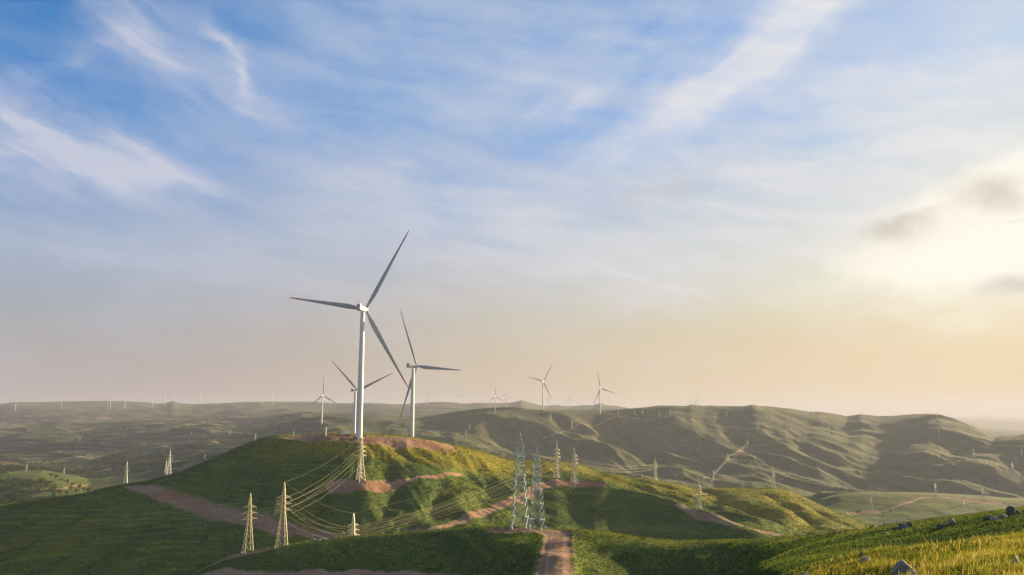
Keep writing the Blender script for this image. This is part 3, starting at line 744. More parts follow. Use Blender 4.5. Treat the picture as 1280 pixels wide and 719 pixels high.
def turbine_spot(px, hub_py, Yd=None, base_py=None, ymin=1500):
    if Yd is None: p = hit(px, base_py, ymin)
    else:
        q = at(px, hub_py, Yd); p = Vector((q.x, q.y, gz(q.x, q.y)))
    hubz = at(px, hub_py, p.y).z
    return p, max(.2, (hubz - p.z) / 100.4)

SPECS = [
 # tower column, hub row, distance or base row, yaw, blade angles (clockwise from up)
 (453.5, 386, 634, None, 164, (-31, -151, -280), 'tallest white wind turbine standing on the bare pad of the green hill'),
 (516.5, 457.5, 868, None, 134, (24, -96, -214), 'second tallest wind turbine, its tower rising behind the right of the bare pad'),
 (444.3, 488, 1190, None, 149, (49, -70, -190), 'wind turbine half hidden directly behind the tallest tower'),
 (402, 494.4, None, 530, 160, (1, -119, -239), 'slim turbine with one blade straight up, on a bare patch left of the tallest'),
 (678.8, 476.8, None, 512.2, 150, (-31, -157, -285), 'left of the two middle skyline turbines, above the grey pylon pair'),
 (750.3, 485.3, None, 517.5, 150, (9, -109, -205), 'right of the two middle skyline turbines, one blade pointing right and slightly down'),
]
TURB = []
for px, hp, Yd, bp_, yaw, betas, lb in SPECS:
    p, sc_ = turbine_spot(px, hp, Yd, bp_)
    if not TURB: TURB.append(make_turbine(p, yaw, betas, sc_, lb))
    else: TURB.append(turbine_copy(TURB[0], p, yaw, betas, sc_, lb))

# far turbines: one small mesh each, a few rotor positions
def far_mesh(beta0):
    mb = MB(); mb.lathe([(2.8, -12), (2.8, 0), (1.7, TOWER_TOP)], 8)
    mb.box((-1.8, -3.4, 98.4), (1.8, 7.5, 102)); mb.lathe([(1.6, 1.4), (1.6, -1), (.3, -2.5)], 8, 'y', tuple(HUBP))
    for k in range(3):
        b = blade_mb(full=False); e = rot_blade(beta0 + 120 * k).to_matrix()
        mb.add([e @ Vector(v) * 1.0 + HUBP for v in b.v], b.f)
    return mb.mesh('far_turbine', M_WHITE)
FARM = [far_mesh(b) for b in (0, 25, 50, 75, 100)]
FAR = [
 (18.8, 504.5, 513.5, 'tiny white turbine low on the far slope at the left end of the skyline'),
 (76.4, 503.5, 512, 'tiny white turbine on the far slope, alone in the middle of the left skyline'),
 (134.3, 503, 511, 'tiny turbine, left one of a close pair on the far slope above the tan fields'),
 (137.6, 500.5, 511, 'tiny turbine, right one of a close pair on the far slope above the tan fields'),
 (156, 499.5, 510, 'tiny turbine just right of the close pair on the far slope'),
 (190, 499, 509.5, 'faint turbine at the left foot of the small skyline cone'),
 (205.7, 494, 507.5, 'faint taller turbine beside the small cone on the left skyline'),
 (250, 492.5, 505, 'thin dark turbine on the skyline, first right of the small cone'),
 (272, 492, 505, 'thin dark turbine on the skyline, second right of the small cone'),
 (328.5, 497, 504.8, 'tiny turbine on the skyline, left of a pair above the turbine hill flank'),
 (341, 492, 504.8, 'thin turbine on the skyline, right and taller of a pair above the turbine hill flank'),
 (412.2, 496, 508, 'faint turbine on the skyline between the slim turbine and the tallest tower'),
 (464.5, 495.5, 505, 'faint turbine on the skyline just right of the tallest tower'),
 (534.6, 494.5, 505.8, 'tiny turbine on the skyline first right of the second tallest tower'),
 (575, 493.5, 505.2, 'tiny turbine on the skyline above the far dark rise'),
 (618.8, 495.6, 515.5, 'small pale turbine standing on the left end of the middle crest'),
 (633, 497, 509.5, 'small turbine behind the middle crest beside the small pale one'),
 (653.4, 497.5, 503.5, 'tiny turbine on top of the rounded far cone'),
 (684.3, 498, 510.5, 'tiny turbine close right of the tower above the grey pylon pair'),
 (707.6, 502, 509.6, 'faint tiny turbine, left of three between the two middle turbines'),
 (712.3, 498.5, 509.6, 'tiny turbine, tallest of three between the two middle turbines'),
 (724.8, 503, 509, 'faint tiny turbine, right of three between the two middle turbines'),
 (742.5, 500, 509, 'tiny turbine just left of the turbine whose blade points right'),
 (753.2, 502.5, 507.5, 'tiny turbine on the far peak behind the right middle turbine'),
 (764.5, 504, 509.6, 'faint tiny turbine right of the far peak'),
 (864.6, 500.8, 508.3, 'tiny turbine on the small dark hump of the middle skyline'),
 (871.3, 500.2, 509.8, 'small turbine with raised arms right beside the dark hump'),
 (905.7, 507.8, 511.6, 'tiny turbine in the dip left of the pointed skyline knob'),
 (847, 506, 510.5, 'faint tiny turbine left of the small dark hump'),
]
yaws = [152, 145, 160, 140, 150]
for i, (px, hp, bp_, lb) in enumerate(FAR):
    p, sc_ = turbine_spot(px, hp, None, bp_, 2300)
    o = bpy.data.objects.new('wind_turbine', FARM[i % 5]); COL.objects.link(o)
    o.location = p; o.rotation_euler = (0, 0, R(yaws[(i * 2) % 5])); o.scale = (sc_,) * 3
    tag(o, lb, 'wind turbine', 'far wind turbines')

# ------------------------------------------------------------------ lattice pylons (30 m before scaling)
PH = 30.0
WIDE = False
def half_w(h): return float(np.interp(h, [0, 20, 26, 28, 30], [2.45, 1.25, 1.0, .35, .1]) if WIDE else np.interp(h, [0, 17, 26, 30], [2.35, .85, .5, .13]))
LEVELS = [0, 3.4, 6.5, 9.4, 12.1, 14.6, 17.0, 20.0, 23.0, 26.0, 30.0]
ARMS = ((17.0, 4.4), (20.0, 4.0), (23.0, 3.6))
def corner(h, k):
    w = half_w(h); return Vector(((-1, 1, 1, -1)[k] * w, (-1, -1, 1, 1)[k] * w, h))

def make_pylon(loc, yaw, scale, label, mats, thick=1.0, group='lattice pylons on the near hills', arms=ARMS, name='pylon'):
    t = tag(empty(name, loc, R(yaw), scale), label, 'pylon', group)
    for k in range(4):
        l = MB(); 
        for a, b in zip(LEVELS[:-1], LEVELS[1:]): l.bar(corner(a, k), corner(b, k), .13 * thick, 4)
        lo = l.build('leg', mats, t)
        f = MB(); c = corner(0, k); f.lathe([(.55, -2.0), (.55, .12), (.4, .3)], 8, 'z', (c.x, c.y, 0)); f.build('footing', M_CONC, lo)
    br = MB()
    for a, b in zip(LEVELS[:-1], LEVELS[1:]):
        for k in range(4):
            p0, p1, q0, q1 = corner(a, k), corner(a, (k + 1) % 4), corner(b, k), corner(b, (k + 1) % 4)
            r = (.075 if a < 17 else .06) * thick
            br.bar(p0, q1, r * .85, 4); br.bar(p1, q0, r * .85, 4)
            if a in (0, 6.5, 12.1, 14.6, 17.0, 20.0, 23.0): br.bar(q0, q1, r, 4)
    br.build('bracing', mats, t)
    for h, ln in arms:
        for sx in (-1, 1):
            a = MB(); w = half_w(h); tip = Vector((sx * ln, 0, h + .15))
            for sy in (-1, 1):
                a.bar((sx * w, sy * w, h), tip, .07 * thick); a.bar((sx * half_w(h + 1.5), sy * half_w(h + 1.5), h + 1.5), tip, .07 * thick)
                for tt in (.25, .5, .75):
                    lo_ = Vector((sx * w, sy * w, h)).lerp(tip, tt); up = Vector((sx * half_w(h + 1.5), sy * half_w(h + 1.5), h + 1.5)).lerp(tip, tt)
                    a.bar(lo_, up, .045 * thick)
            ao = a.build('crossarm', mats, t)
            i_ = MB(); i_.lathe([(.05, .1)] + [(r_, -.1 - .14 * j - dz) for j in range(9) for r_, dz in ((.15, 0), (.07, .06))] + [(.05, -1.5)], 8, 'z', tuple(tip))
            i_.build('insulator', M_PORC, ao)
    if True:
        cp = MB(); cp.lathe([(.16, 29.6), (.16, 30.2), (.03, 30.9)], 8); cp.build('peak', mats, t)
    return t

def pylon_copy(src, loc, yaw, scale, label, group=None):
    c = copy_tree(src); c.location = loc; c.rotation_euler = (0, 0, R(yaw)); c.scale = (scale,) * 3; c['label'] = label
    if group: c['group'] = group
    return c

NEAR = {  # px, top row, base row (None: base hidden) , distance limits, yaw, label
 'A': (309.5, 615, 690, (200, 420), 38, 'gold-lit lattice pylon at the low end of the near spur above the bare bank'),
 'B': (352, 601, 683.5, (200, 420), 34, 'larger gold-lit lattice pylon on the near spur with three pairs of arms'),
 'C': (442, 640, None, 425, 30, 'short-looking lattice pylon rising from behind the crest of the near spur'),
 'D': (450.5, 545, 600.5, (480, 600), 42, 'lattice pylon on the brown bench directly below the tallest turbine'),
 'E': (696.3, 550.5, 598.5, (560, 700), 44, 'gold-lit pylon, left of two on the brown bench of the right hill shoulder'),
 'F': (718.3, 558, 606, (560, 700), 40, 'paler pylon, right of two on the brown bench of the right hill shoulder'),
 'I': (874.5, 598, 637, (520, 860), 40, 'grey pylon standing on the lit right slope of the turbine hill'),
 'K': (819.5, 571, 601, (700, 900), 42, 'pale pylon on the crest of the right hill shoulder against the middle range'),
 'J': (967.5, 583.5, 611, (700, 1000), 40, 'bright pylon on the hilltop at the far right end of the turbine hill'),
 'M': (1053, 651.5, 672, (560, 900), 40, 'small pale pylon at the low right foot of the turbine hill above the near ridge'),
}
PY = {}
first = None; second = None
for key, (px, top, base, lim, yaw, lb) in NEAR.items():
    if base is None:
        q = at(px, top, lim); p = Vector((q.x, q.y, gz(q.x, q.y)))
    else: p = hit(px, base, *lim)
    s_ = max(.35, (at(px, top, p.y).z - p.z) / 30.9)
    p = p - Vector((0, 0, .25))
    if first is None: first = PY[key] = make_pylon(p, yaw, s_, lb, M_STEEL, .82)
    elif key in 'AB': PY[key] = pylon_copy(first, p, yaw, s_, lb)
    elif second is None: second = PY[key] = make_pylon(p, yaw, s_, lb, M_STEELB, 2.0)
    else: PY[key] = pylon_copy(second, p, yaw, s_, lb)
pairs = None
for key, px, top, base, yaw, lb in (('G', 650.5, 541, 658.5, 74, 'left and taller of the two grey-green lattice pylons at the head of the dirt track'),
                                    ('H', 671.5, 558, 660.5, 66, 'right and shorter of the two grey-green lattice pylons at the head of the dirt track')):
    p = hit(px, base, 180, 300); s_ = (at(px, top, p.y).z - p.z) / 30.9
    WIDE = True
    if pairs is None: pairs = PY[key] = make_pylon(p, yaw, s_, lb, M_STEEL2, 1.05, 'grey lattice pylons by the track')
    else: PY[key] = pylon_copy(pairs, p, yaw, s_, lb)
WIDE = False
for key, px, Yd, yaw, lb in (('L', -190, 470, 60, 'pylon outside the left edge carrying the nearer line'), ('N', -230, 560, 60, 'pylon outside the left edge carrying the farther line')):
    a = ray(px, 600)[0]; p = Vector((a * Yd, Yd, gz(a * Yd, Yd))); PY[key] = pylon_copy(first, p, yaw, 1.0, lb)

# far pylons: one light mesh each
def far_pylon_mesh():
    mb = MB()
    for k in range(4):
        for a, b in ((0, 10), (10, 17), (17, 30)): mb.bar(corner(a, k), corner(b, k), .17, 4)
    for a, b in ((0, 5.4), (5.4, 10.0), (10.0, 13.8), (13.8, 17), (17, 20), (20, 23), (23, 26.5)):
        for k in range(4): mb.bar(corner(a, k), corner(b, (k + 1) % 4), .10, 3); mb.bar(corner(a, (k + 1) % 4), corner(b, k), .10, 3)
    for h, ln in ARMS: mb.bar((-ln, 0, h + .4), (ln, 0, h + .4), .3, 4)
    mb.bar((0, 0, 26), (0, 0, 30.9), .25, 4)
    for k in range(4):
        c = corner(0, k); mb.bar((c.x, c.y, -3), (c.x, c.y, .1), .4, 4)
    return mb.mesh('far_pylon', M_STEELF)
FPM = far_pylon_mesh()
FARP = [
 (99.7, 545, 551.5, 'tiny white mast among the tan terraced fields of the left valley'),
 (239, 540, 544, 'very small mast in the fields right of the tan terraces'),
 (287.5, 536, 543, 'faint small pylon in the valley behind the left flank of the turbine hill'),
 (33, 579, 590, 'bluish pylon rising behind the lit hillock with trees, left one'),
 (80, 584, 592, 'small pale pylon right of the lit hillock with trees'),
 (156.8, 577, 605, 'tall grey pylon in the valley just left of the reddish road head'),
 (210.8, 562, 595, 'tallest pale pylon of the left valley, behind the hill flank'),
 (207, 574, 594, 'thin pylon close left of the tallest pale one in the left valley'),
 (256, 567, 574, 'small pale pylon just above the left edge of the turbine hill'),
 (113.5, 613, 622, 'small pale pylon low in the woods of the left valley'),
 (318.8, 541, 556, 'sunlit pylon peeping over the left edge of the turbine hilltop'),
 (366.8, 538, 545, 'short pale pole at the left end of the bare pad'),
 (407.3, 532, 545, 'thin grey pole on the bare pad between the slim turbine and the truck'),
 (587, 529, 538, 'taller pylon at the small bare site on the middle slope'),
 (582.5, 536, 546, 'shorter pylon at the small bare site on the middle slope'),
 (688.5, 516, 526.5, 'faint pylon below the crest, under the left of the two middle turbines'),
 (715, 524, 535.5, 'pale pylon on a bare spot of the middle slope between the two middle turbines'),
 (722.3, 511.5, 516.5, 'tiny bright pylon on the middle crest left of the right middle turbine'),
 (773, 512, 519.5, 'tiny pylon on the middle crest, first right of the right middle turbine'),
 (793.5, 512, 519.5, 'tiny pylon on the middle crest, second right of the right middle turbine'),
 (803.4, 512, 519.5, 'tiny pylon on the middle crest, third right of the right middle turbine'),
 (824.4, 514.5, 521.5, 'faint tiny pylon left of the bright white one on the middle crest'),
 (838, 511, 520.5, 'bright white pylon on the middle crest above a lit green patch'),
 (893.5, 518, 527, 'faint pylon below the crest right of the dark hump'),
 (908.3, 512, 520, 'faint tiny pylon under the dip left of the skyline knob'),
 (947.5, 523, 536, 'grey pylon on the upper slope under the pointed skyline knob'),
 (935, 548, 560, 'bright pylon, highest of a line climbing the middle spur'),
 (910, 565.5, 576.5, 'pale pylon, second highest of the line climbing the middle spur'),
 (892.3, 586, 599, 'pale pylon, lowest of the line climbing the middle spur'),
 (802.5, 591.5, 599, 'pylon tip just showing over the hill shoulder left of the pale pylon'),
 (974, 529, 541, 'pale pylon at the head of the lit spur, left one'),
 (990.4, 528, 536, 'small pale pylon at the head of the lit spur, right one'),
 (1036, 530.5, 545, 'grey pylon on the dark slope above the lit spur'),
 (1088.5, 525.5, 534, 'faint pylon under the second rounded summit on the right'),
 (965.6, 518, 527, 'faint pylon below the skyline right of the pointed knob'),
 (1025.6, 518, 527, 'faint pylon below the skyline dip, left of a pair'),
 (1032.3, 520, 528, 'faint pylon below the skyline dip, right of a pair'),
 (1016.6, 511, 518, 'tiny mast standing on the skyline left of the rounded summits'),
 (1076, 514.5, 523, 'tiny mast standing on the first rounded summit'),
 (1171.4, 513.5, 524, 'thin mast standing on the last dark summit on the right'),
 (1173.8, 535.5, 544, 'pale pylon on the slope under the last dark summit'),
 (1217.5, 527, 536, 'thin mast on the falling skyline right of the last dark summit'),
 (1238, 547, 556, 'pylon at the saddle where the skyline bottoms out on the right'),
 (1217.8, 559, 572, 'pale pylon on a bare patch below the saddle'),
 (1170, 600.5, 621.5, 'lavender-grey pylon on the lit hillock beyond the near ridge'),
 (1206, 620.5, 643.5, 'grey pylon on the front of the lit hillock, nearest to the dark rocks'),
 (1229.3, 606, 628, 'pale pylon on the bare strip at the right end of the lit hillock'),
 (1090, 617, 640.5, 'pale pylon at the track end on the left part of the lit hillock'),
 (1266.6, 575.5, 594.5, 'bright pylon near the right edge above the dark rocks, lowest of three'),
 (1270.5, 569, 580, 'pinkish pylon near the right edge, middle one of three'),
 (1277.5, 560, 570, 'sunlit pylon at the very right edge, highest of three'),
]
FP = {}
for i, (px, top, base, lb) in enumerate(FARP):
    lim = (560, 30000)
    if base == 545 and px < 500: lim = (600, 700)
    elif px < 560: lim = (950, 12000)
    elif px > 1000 and base > 600: lim = (1000, 2100)
    elif px > 560: lim = (1600, 6000)
    if px == 318.8: lim = (690, 800)
    p = hit(px, base, *lim)
    s_ = max(.15, (at(px, top, p.y).z - p.z) / 30.9)
    o = bpy.data.objects.new('pylon', FPM); COL.objects.link(o)
    o.location = p; o.rotation_euler = (0, 0, R(30 + (i * 37) % 30)); o.scale = (s_,) * 3
    tag(o, lb, 'pylon', 'small far pylons'); FP[px] = o

# ------------------------------------------------------------------ overhead wires
bpy.context.view_layer.update()
def attach(o, k):
    """k 0-5: arm tips, 6: peak"""
    if k == 6: v = Vector((0, 0, 30.4))
    else: h, ln = ARMS[k // 2]; v = Vector(((-1, 1)[k % 2] * ln, 0, h - 1.3))
    return o.matrix_world @ v
def span(a, b, sag, label, group, ks=range(7), r=.030, flip=False, n=26):
    for k in ks:
        kk = k if (k == 6 or not flip) else k ^ 1
        p, q = attach(a, k), attach(b, kk)
        s_ = sag * (.7 if k == 6 else 1)
        pts = [p.lerp(q, t) - Vector((0, 0, 4 * s_ * t * (1 - t))) for t in np.linspace(0, 1, n)]
        mb = MB(); mb.tube(pts, r * (.7 if k == 6 else 1), 4)
        tag(mb.build('power_line', M_WIRE), label, 'power line', group)
span(PY['B'], PY['D'], 4, 'one of the sagging wires from the larger gold pylon up to the brown bench', 'wires from the near spur up to the bench')
span(PY['B'], PY['A'], 2.0, 'one of the short wires strung between the two gold pylons on the near spur', 'wires between the two gold pylons', r=.022)
span(PY['B'], PY['C'], 3.2, 'one of the wires sagging from the larger gold pylon to the short-looking pylon', 'wires to the short-looking pylon')
span(PY['C'], PY['F'], 4, 'one of the wires rising from the short-looking pylon to the right bench of the hill', 'wires rising to the right bench')
span(PY['C'], PY['E'], 3.5, 'one of the wires from the short-looking pylon to the left bench pylon', 'second wires to the right bench', ks=(0, 1, 2, 3))
span(PY['A'], PY['L'], 3.5, 'one of the wires leaving the low gold pylon towards the left edge', 'wires leaving towards the left edge', r=.022)
span(PY['B'], PY['N'], 4, 'one of the wires passing over the shaded left slope to the left edge', 'wires over the shaded left slope', r=.022)
span(PY['F'], PY['K'], 4, 'one of the wires from the right bench to the pale pylon on the shoulder', 'wires along the right shoulder', ks=(0, 1, 2, 3, 4, 5), r=.04)
span(PY['E'], PY['I'], 5, 'one of the wires from the right bench to the grey pylon on the lit slope', 'wires to the grey pylon on the lit slope', ks=(0, 3, 4), r=.04)
span(PY['I'], FP[892.3], 14, 'one of the wires from the grey pylon across the valley to the middle spur', 'wires across the valley', ks=(0, 1), r=.10)
span(FP[892.3], FP[910], 5, 'one of the far wires linking the lower two pylons of the middle spur', 'far wires up the middle spur', ks=(0, 1), r=.14)
span(FP[910], FP[935], 5, 'one of the far wires linking the upper two pylons of the middle spur', 'far wires at the top of the middle spur', ks=(0, 1), r=.14)

# ------------------------------------------------------------------ truck by the tallest turbine
def make_truck():
    p = hit(432.5, 544.3, 600, 700)
    t = tag(empty('box_truck', p + Vector((0, 0, -.02)), R(16), 1.0), 'small white box truck parked on the bare pad left of the tallest tower', 'truck')
    b = MB(); b.box((-1.3, -1.15, .95), (3.2, 1.15, 3.45)); b.build('cargo_box', M_TRUCK, t)
    ch = MB(); ch.box((-3.3, -.5, .6), (3.1, .5, .9)); ch.build('chassis', M_DARK, t)
    c = MB(); c.rings([[(x, y, z) for x, z in ((-3.45, .7), (-1.45, .7), (-1.45, 2.6), (-2.75, 2.6), (-3.35, 1.75))] for y in (-1.05, 1.05)])
    cab = c.build('cab', M_TRUCK, t)
    w = MB(); w.rings([[(x, y, z) for x, z in ((-3.30, 1.8), (-3.25, 1.75), (-2.72, 2.48), (-2.77, 2.53))] for y in (-.9, .9)]); w.build('windscreen', M_GLASS, cab)
    for y in (-1.07, 1.05):
        w = MB(); w.box((-2.6, y, 1.7), (-1.7, y + .02, 2.4)); w.build('side_window', M_GLASS, cab)
    for x in (-2.5, 2.0):
        for y in (-1.05, .8):
            w = MB(); w.lathe([(.3, -.12), (.46, -.12), (.5, -.06), (.5, .06), (.46, .12), (.3, .12)], 18, 'y', (x, y + .12, .5)); wo = w.build('wheel', M_TYRE, t, 40)
            r_ = MB(); r_.lathe([(.02, -.125), (.29, -.10), (.29, .10), (.02, .125)], 14, 'y', (x, y + .12, .5)); r_.build('rim', M_GREY, wo)
make_truck()

def make_transformer():
    p = hit(451, 545, 600, 660)
    t = tag(empty('transformer_kiosk', Vector((TURB[0].location.x - 1.0, TURB[0].location.y - 9, gz(TURB[0].location.x - 1.0, TURB[0].location.y - 9))), R(8)), 'small dark transformer kiosk at the foot of the tallest turbine tower', 'transformer')
    b = MB(); b.box((-2.0, -1.1, -.4), (2.0, 1.1, .15)); b.build('base', M_CONC, t)
    b = MB(); b.box((-1.8, -.95, .15), (1.8, .95, 2.1)); bo = b.build('body', M_GREY, t)
    b = MB(); b.rings([[(x * k, y * k, z) for x, y in ((-2.0, -1.15), (2.0, -1.15), (2.0, 1.15), (-2.0, 1.15))] for z, k in ((2.1, 1), (2.22, 1), (2.5, .3))]); b.build('roof', M_DARK, t)
    for x in (-.95, .95):
        b = MB(); b.box((x - .7, -.99, .3), (x + .7, -.955, 1.9)); d = b.build('door', M_DARK, bo)
make_transformer()

# ------------------------------------------------------------------ rocks
def rock_material(name, col):
    m, nt, b = new_mat(name); tc = nt.n.new('ShaderNodeTexCoord')
    n1 = nt.noise(tc.outputs['Object'], 1.6, 6, .65); n2 = nt.noise(tc.outputs['Object'], 9.0, 5, .7)
    c = nt.mix(nt.ramp(n1, .3, .7), tuple(x * .55 for x in col), col); c = nt.mix(nt.math('MULTIPLY', nt.ramp(n2, .52, .68), .6), c, tuple(min(1, x * 1.6) for x in col))
    nt.l.new(c, b.inputs['Base Color']); b.inputs['Roughness'].default_value = .92; b.inputs['Specular IOR Level'].default_value = .2
    bp = nt.n.new('ShaderNodeBump'); bp.inputs['Strength'].default_value = .7; bp.inputs['Distance'].default_value = .12
    nt.l.new(nt.math('ADD', n1, nt.math('MULTIPLY', n2, .4)), bp.inputs['Height']); nt.l.new(bp.outputs[0], b.inputs['Normal'])
    return m
M_ROCK = rock_material('lichen_rock', (.34, .28, .21)); M_ROCKD = rock_material('dark_rock', (.13, .115, .095)); M_ROCKP = rock_material('pale_stone', (.31, .27, .22))
_t = (1 + 5 ** .5) / 2
def ico(sub=3):
    v = [Vector(p).normalized() for p in ((-1,_t,0),(1,_t,0),(-1,-_t,0),(1,-_t,0),(0,-1,_t),(0,1,_t),(0,-1,-_t),(0,1,-_t),(_t,0,-1),(_t,0,1),(-_t,0,-1),(-_t,0,1))]
    f = [(0,11,5),(0,5,1),(0,1,7),(0,7,10),(0,10,11),(1,5,9),(5,11,4),(11,10,2),(10,7,6),(7,1,8),(3,9,4),(3,4,2),(3,2,6),(3,6,8),(3,8,9),(4,9,5),(2,4,11),(6,2,10),(8,6,7),(9,8,1)]
    for _ in range(sub):
        c = {}; nf = []
        def mid(i, j):
            k = (min(i, j), max(i, j))
            if k not in c: c[k] = len(v); v.append(((v[i] + v[j]) * .5).normalized())
            return c[k]
        for a, b, d in f:
            x, y, z = mid(a, b), mid(b, d), mid(d, a); nf += [(a, x, z), (b, y, x), (d, z, y), (x, y, z)]
        f = nf
    return np.array([tuple(p) for p in v]), f
ICO3, ICO3F = ico(3); ICO2, ICO2F = ico(2); ICO1, ICO1F = ico(1)
def rock_mb(sx, sy, sz, seed, base=None, faces=None, cuts=9):
    r = np.random.default_rng(seed); V = (ICO3 if base is None else base).copy(); Fc = ICO3F if faces is None else faces
    for _ in range(cuts):                                   # cleave flat faces off
        n = r.normal(size=3); n /= np.linalg.norm(n); d = r.uniform(.55, .85)
        k = V @ n; V -= np.outer(np.maximum(k - d, 0) * .92, n)
    V += .05 * np.stack([perlin(V[:, 0] * 3 + seed, V[:, 1] * 3 + V[:, 2] * 2, 1), perlin(V[:, 1] * 3 + seed, V[:, 2] * 3, 2), perlin(V[:, 2] * 3 + seed, V[:, 0] * 3, 3)], 1)
    V *= np.array([sx, sy, sz])
    mb = MB(); mb.add(V.tolist(), Fc); return mb

ROCKS = [  # px, row of its foot, width px, height px, limits, material, label
 (1130, 719, 30, 21, (20, 60), 'r', 'large pale grey boulder in the dry grass at the bottom edge'),
 (1082, 704, 17, 9, (20, 70), 'r', 'low grey boulder in the dry grass up and left of the large pale one'),
 (1009, 721, 17, 6, (20, 80), 'r', 'flat grey stone low in the straw-coloured grass at the left end of the knoll'),
 (1271.5, 711, 11, 17, (15, 50), 'r', 'upright bluish grey stone in the grass near the right edge'),
 (1143, 725, 15, 14, (20, 60), 'r', 'grey stone half out of the bottom edge beside the large pale boulder'),
 (1077, 697, 5, 8, (20, 80), 'd', 'small dark stub of stone behind the low grey boulder'),
 (1121, 664, 12, 7, (70, 140), 'd', 'dark rock, leftmost of the outcrop on the near ridge line'),
 (1130, 662.5, 14, 10, (70, 140), 'd', 'dark pointed rock in the middle of the outcrop on the near ridge line'),
 (1138, 659.5, 9, 8, (70, 140), 'd', 'dark blocky rock, highest of the outcrop on the near ridge line'),
 (1109, 669, 14, 4, (70, 140), 'd', 'low dark slab just below the outcrop on the near ridge line'),
 (1177, 660, 11, 6, (60, 120), 'd', 'dark rock lying below the crest between the two ridge outcrops'),
 (1190, 656, 10, 8, (60, 120), 'r', 'grey rock on the crest between the two ridge outcrops'),
 (1236, 651, 12, 8, (50, 110), 'd', 'black rock at the left end of the cluster near the right edge'),
 (1244, 651.5, 13, 8, (50, 110), 'r', 'rounded grey rock in front of the cluster near the right edge'),
 (1254, 649, 11, 9, (50, 110), 'r', 'grey slab leaning in the middle of the cluster near the right edge'),
 (1264, 645, 12, 13, (50, 110), 'd', 'tall black rock, highest of the cluster near the right edge'),
 (1272, 643, 9, 8, (50, 110), 'd', 'dark rock at the right end of the cluster near the right edge'),
 (714.5, 669.5, 5, 3, (150, 260), 'd', 'small dark stone at the right side of the track head'),
 (722.5, 670, 6, 3, (150, 260), 'd', 'small dark lump right of the track head beside the lit grass'),
 (366, 668, 3.5, 3, (430, 560), 'p', 'white boulder on the reddish road behind the larger gold pylon'),
 (478, 668.5, 3.4, 3.5, (380, 560), 'p', 'white stone alone between the short-looking pylon and the pale rubble'),
]
for i, (px, py, w, h, lim, mk, lb) in enumerate(ROCKS):
    p = hit(px, py, *lim); k = p.y / F
    mb = rock_mb(w * k * .56, w * k * .5, h * k * .72, 100 + i, cuts=13)
    o = mb.build('rock', dict(r=M_ROCK, d=M_ROCKD, p=M_ROCKP)[mk], None, 30, (p.x, p.y, p.z + h * k * .22)); o.rotation_euler = (0, 0, i * 1.3)
    tag(o, lb, 'rock', 'boulders and stones')
def stones(name, spots, n, spread, size, lim, lb, seed):
    r = np.random.default_rng(seed); mb = MB()
    for i in range(n):
        a, b_ = spots[r.integers(len(spots) - 1)], None
        j = r.integers(len(spots) - 1); t = r.random()
        px = spots[j][0] + (spots[j + 1][0] - spots[j][0]) * t; py = spots[j][1] + (spots[j + 1][1] - spots[j][1]) * t
        p = hit(px, py, *lim); x, y = p.x + r.normal() * spread, p.y + r.normal() * spread; s_ = size * r.uniform(.5, 1.4)
        q = rock_mb(s_, s_ * r.uniform(.6, 1), s_ * r.uniform(.5, .9), seed * 100 + i, ICO1, ICO1F, 5)
        z = gz(x, y); mb.add([(v[0] + x, v[1] + y, v[2] + z + s_ * .2) for v in q.v], q.f)
    tag(mb.build(name, M_ROCKP), lb, 'rubble', None, 'stuff')
stones('rubble', [(496, 663), (520, 664), (545, 662)], 46, 2.4, .55, (380, 560), 'scatter of pale rubble at the foot of the slanting dirt road', 3)
stones('rubble', [(393, 675), (402, 674.5), (410, 675.5)], 30, 2.2, .55, (340, 520), 'pale rubble heap behind the spur right of the larger gold pylon', 4)
stones('loose_stones', [(222, 630), (240, 648), (262, 655), (300, 662)], 60, 5, .5, (430, 860), 'loose pale stones below the wide reddish road', 5)
stones('loose_stones', [(555, 566), (562, 569), (578, 567)], 18, 3, .6, (560, 760), 'few pale stones on the lit slope below the bare pad', 6)

# ------------------------------------------------------------------ grass and scrub
def leaf_material(name, cols, transl=.45):
    m = bpy.data.materials.new(name); m.use_nodes = True; nt = NT(m.node_tree); nt.n.clear()
    t = nt.attr('tint').outputs['Fac']
    r = nt.n.new('ShaderNodeValToRGB'); nt.l.new(t, r.inputs[0])
    e = r.color_ramp.elements
    while len(e) < len(cols): e.new(.5)
    for i, c in enumerate(cols): e[i].position = i / (len(cols) - 1); e[i].color = c + (1,)
    d = nt.n.new('ShaderNodeBsdfDiffuse'); tr = nt.n.new('ShaderNodeBsdfTranslucent'); mx = nt.n.new('ShaderNodeMixShader'); mx.inputs[0].default_value = transl
    nt.l.new(r.outputs[0], d.inputs[0]); nt.l.new(r.outputs[0], tr.inputs[0]); nt.l.new(d.outputs[0], mx.inputs[1]); nt.l.new(tr.outputs[0], mx.inputs[2])
    o = nt.n.new('ShaderNodeOutputMaterial'); nt.l.new(mx.outputs[0], o.inputs[0]); return m
M_BLADE = leaf_material('meadow_blades', [(.038, .068, .012), (.095, .138, .016), (.19, .195, .020), (.34, .265, .036), (.50, .39, .14)], .5)
M_TURF = leaf_material('turf_tufts', [(.040, .064, .018), (.074, .110, .024), (.122, .146, .026), (.19, .172, .028)], .35)
M_SCRUB = leaf_material('scrub_leaves', [(.020, .036, .010), (.034, .058, .014), (.060, .082, .018)], .25)

def grid_val(Arr, x, y):
    c = np.clip(np.rint(np.interp(x / y, A, np.arange(NC))).astype(int), 0, NC - 1); r = np.clip(np.rint(np.interp(np.log(y), T, np.arange(NR))).astype(int), 0, NR - 1)
    return Arr[r, c]

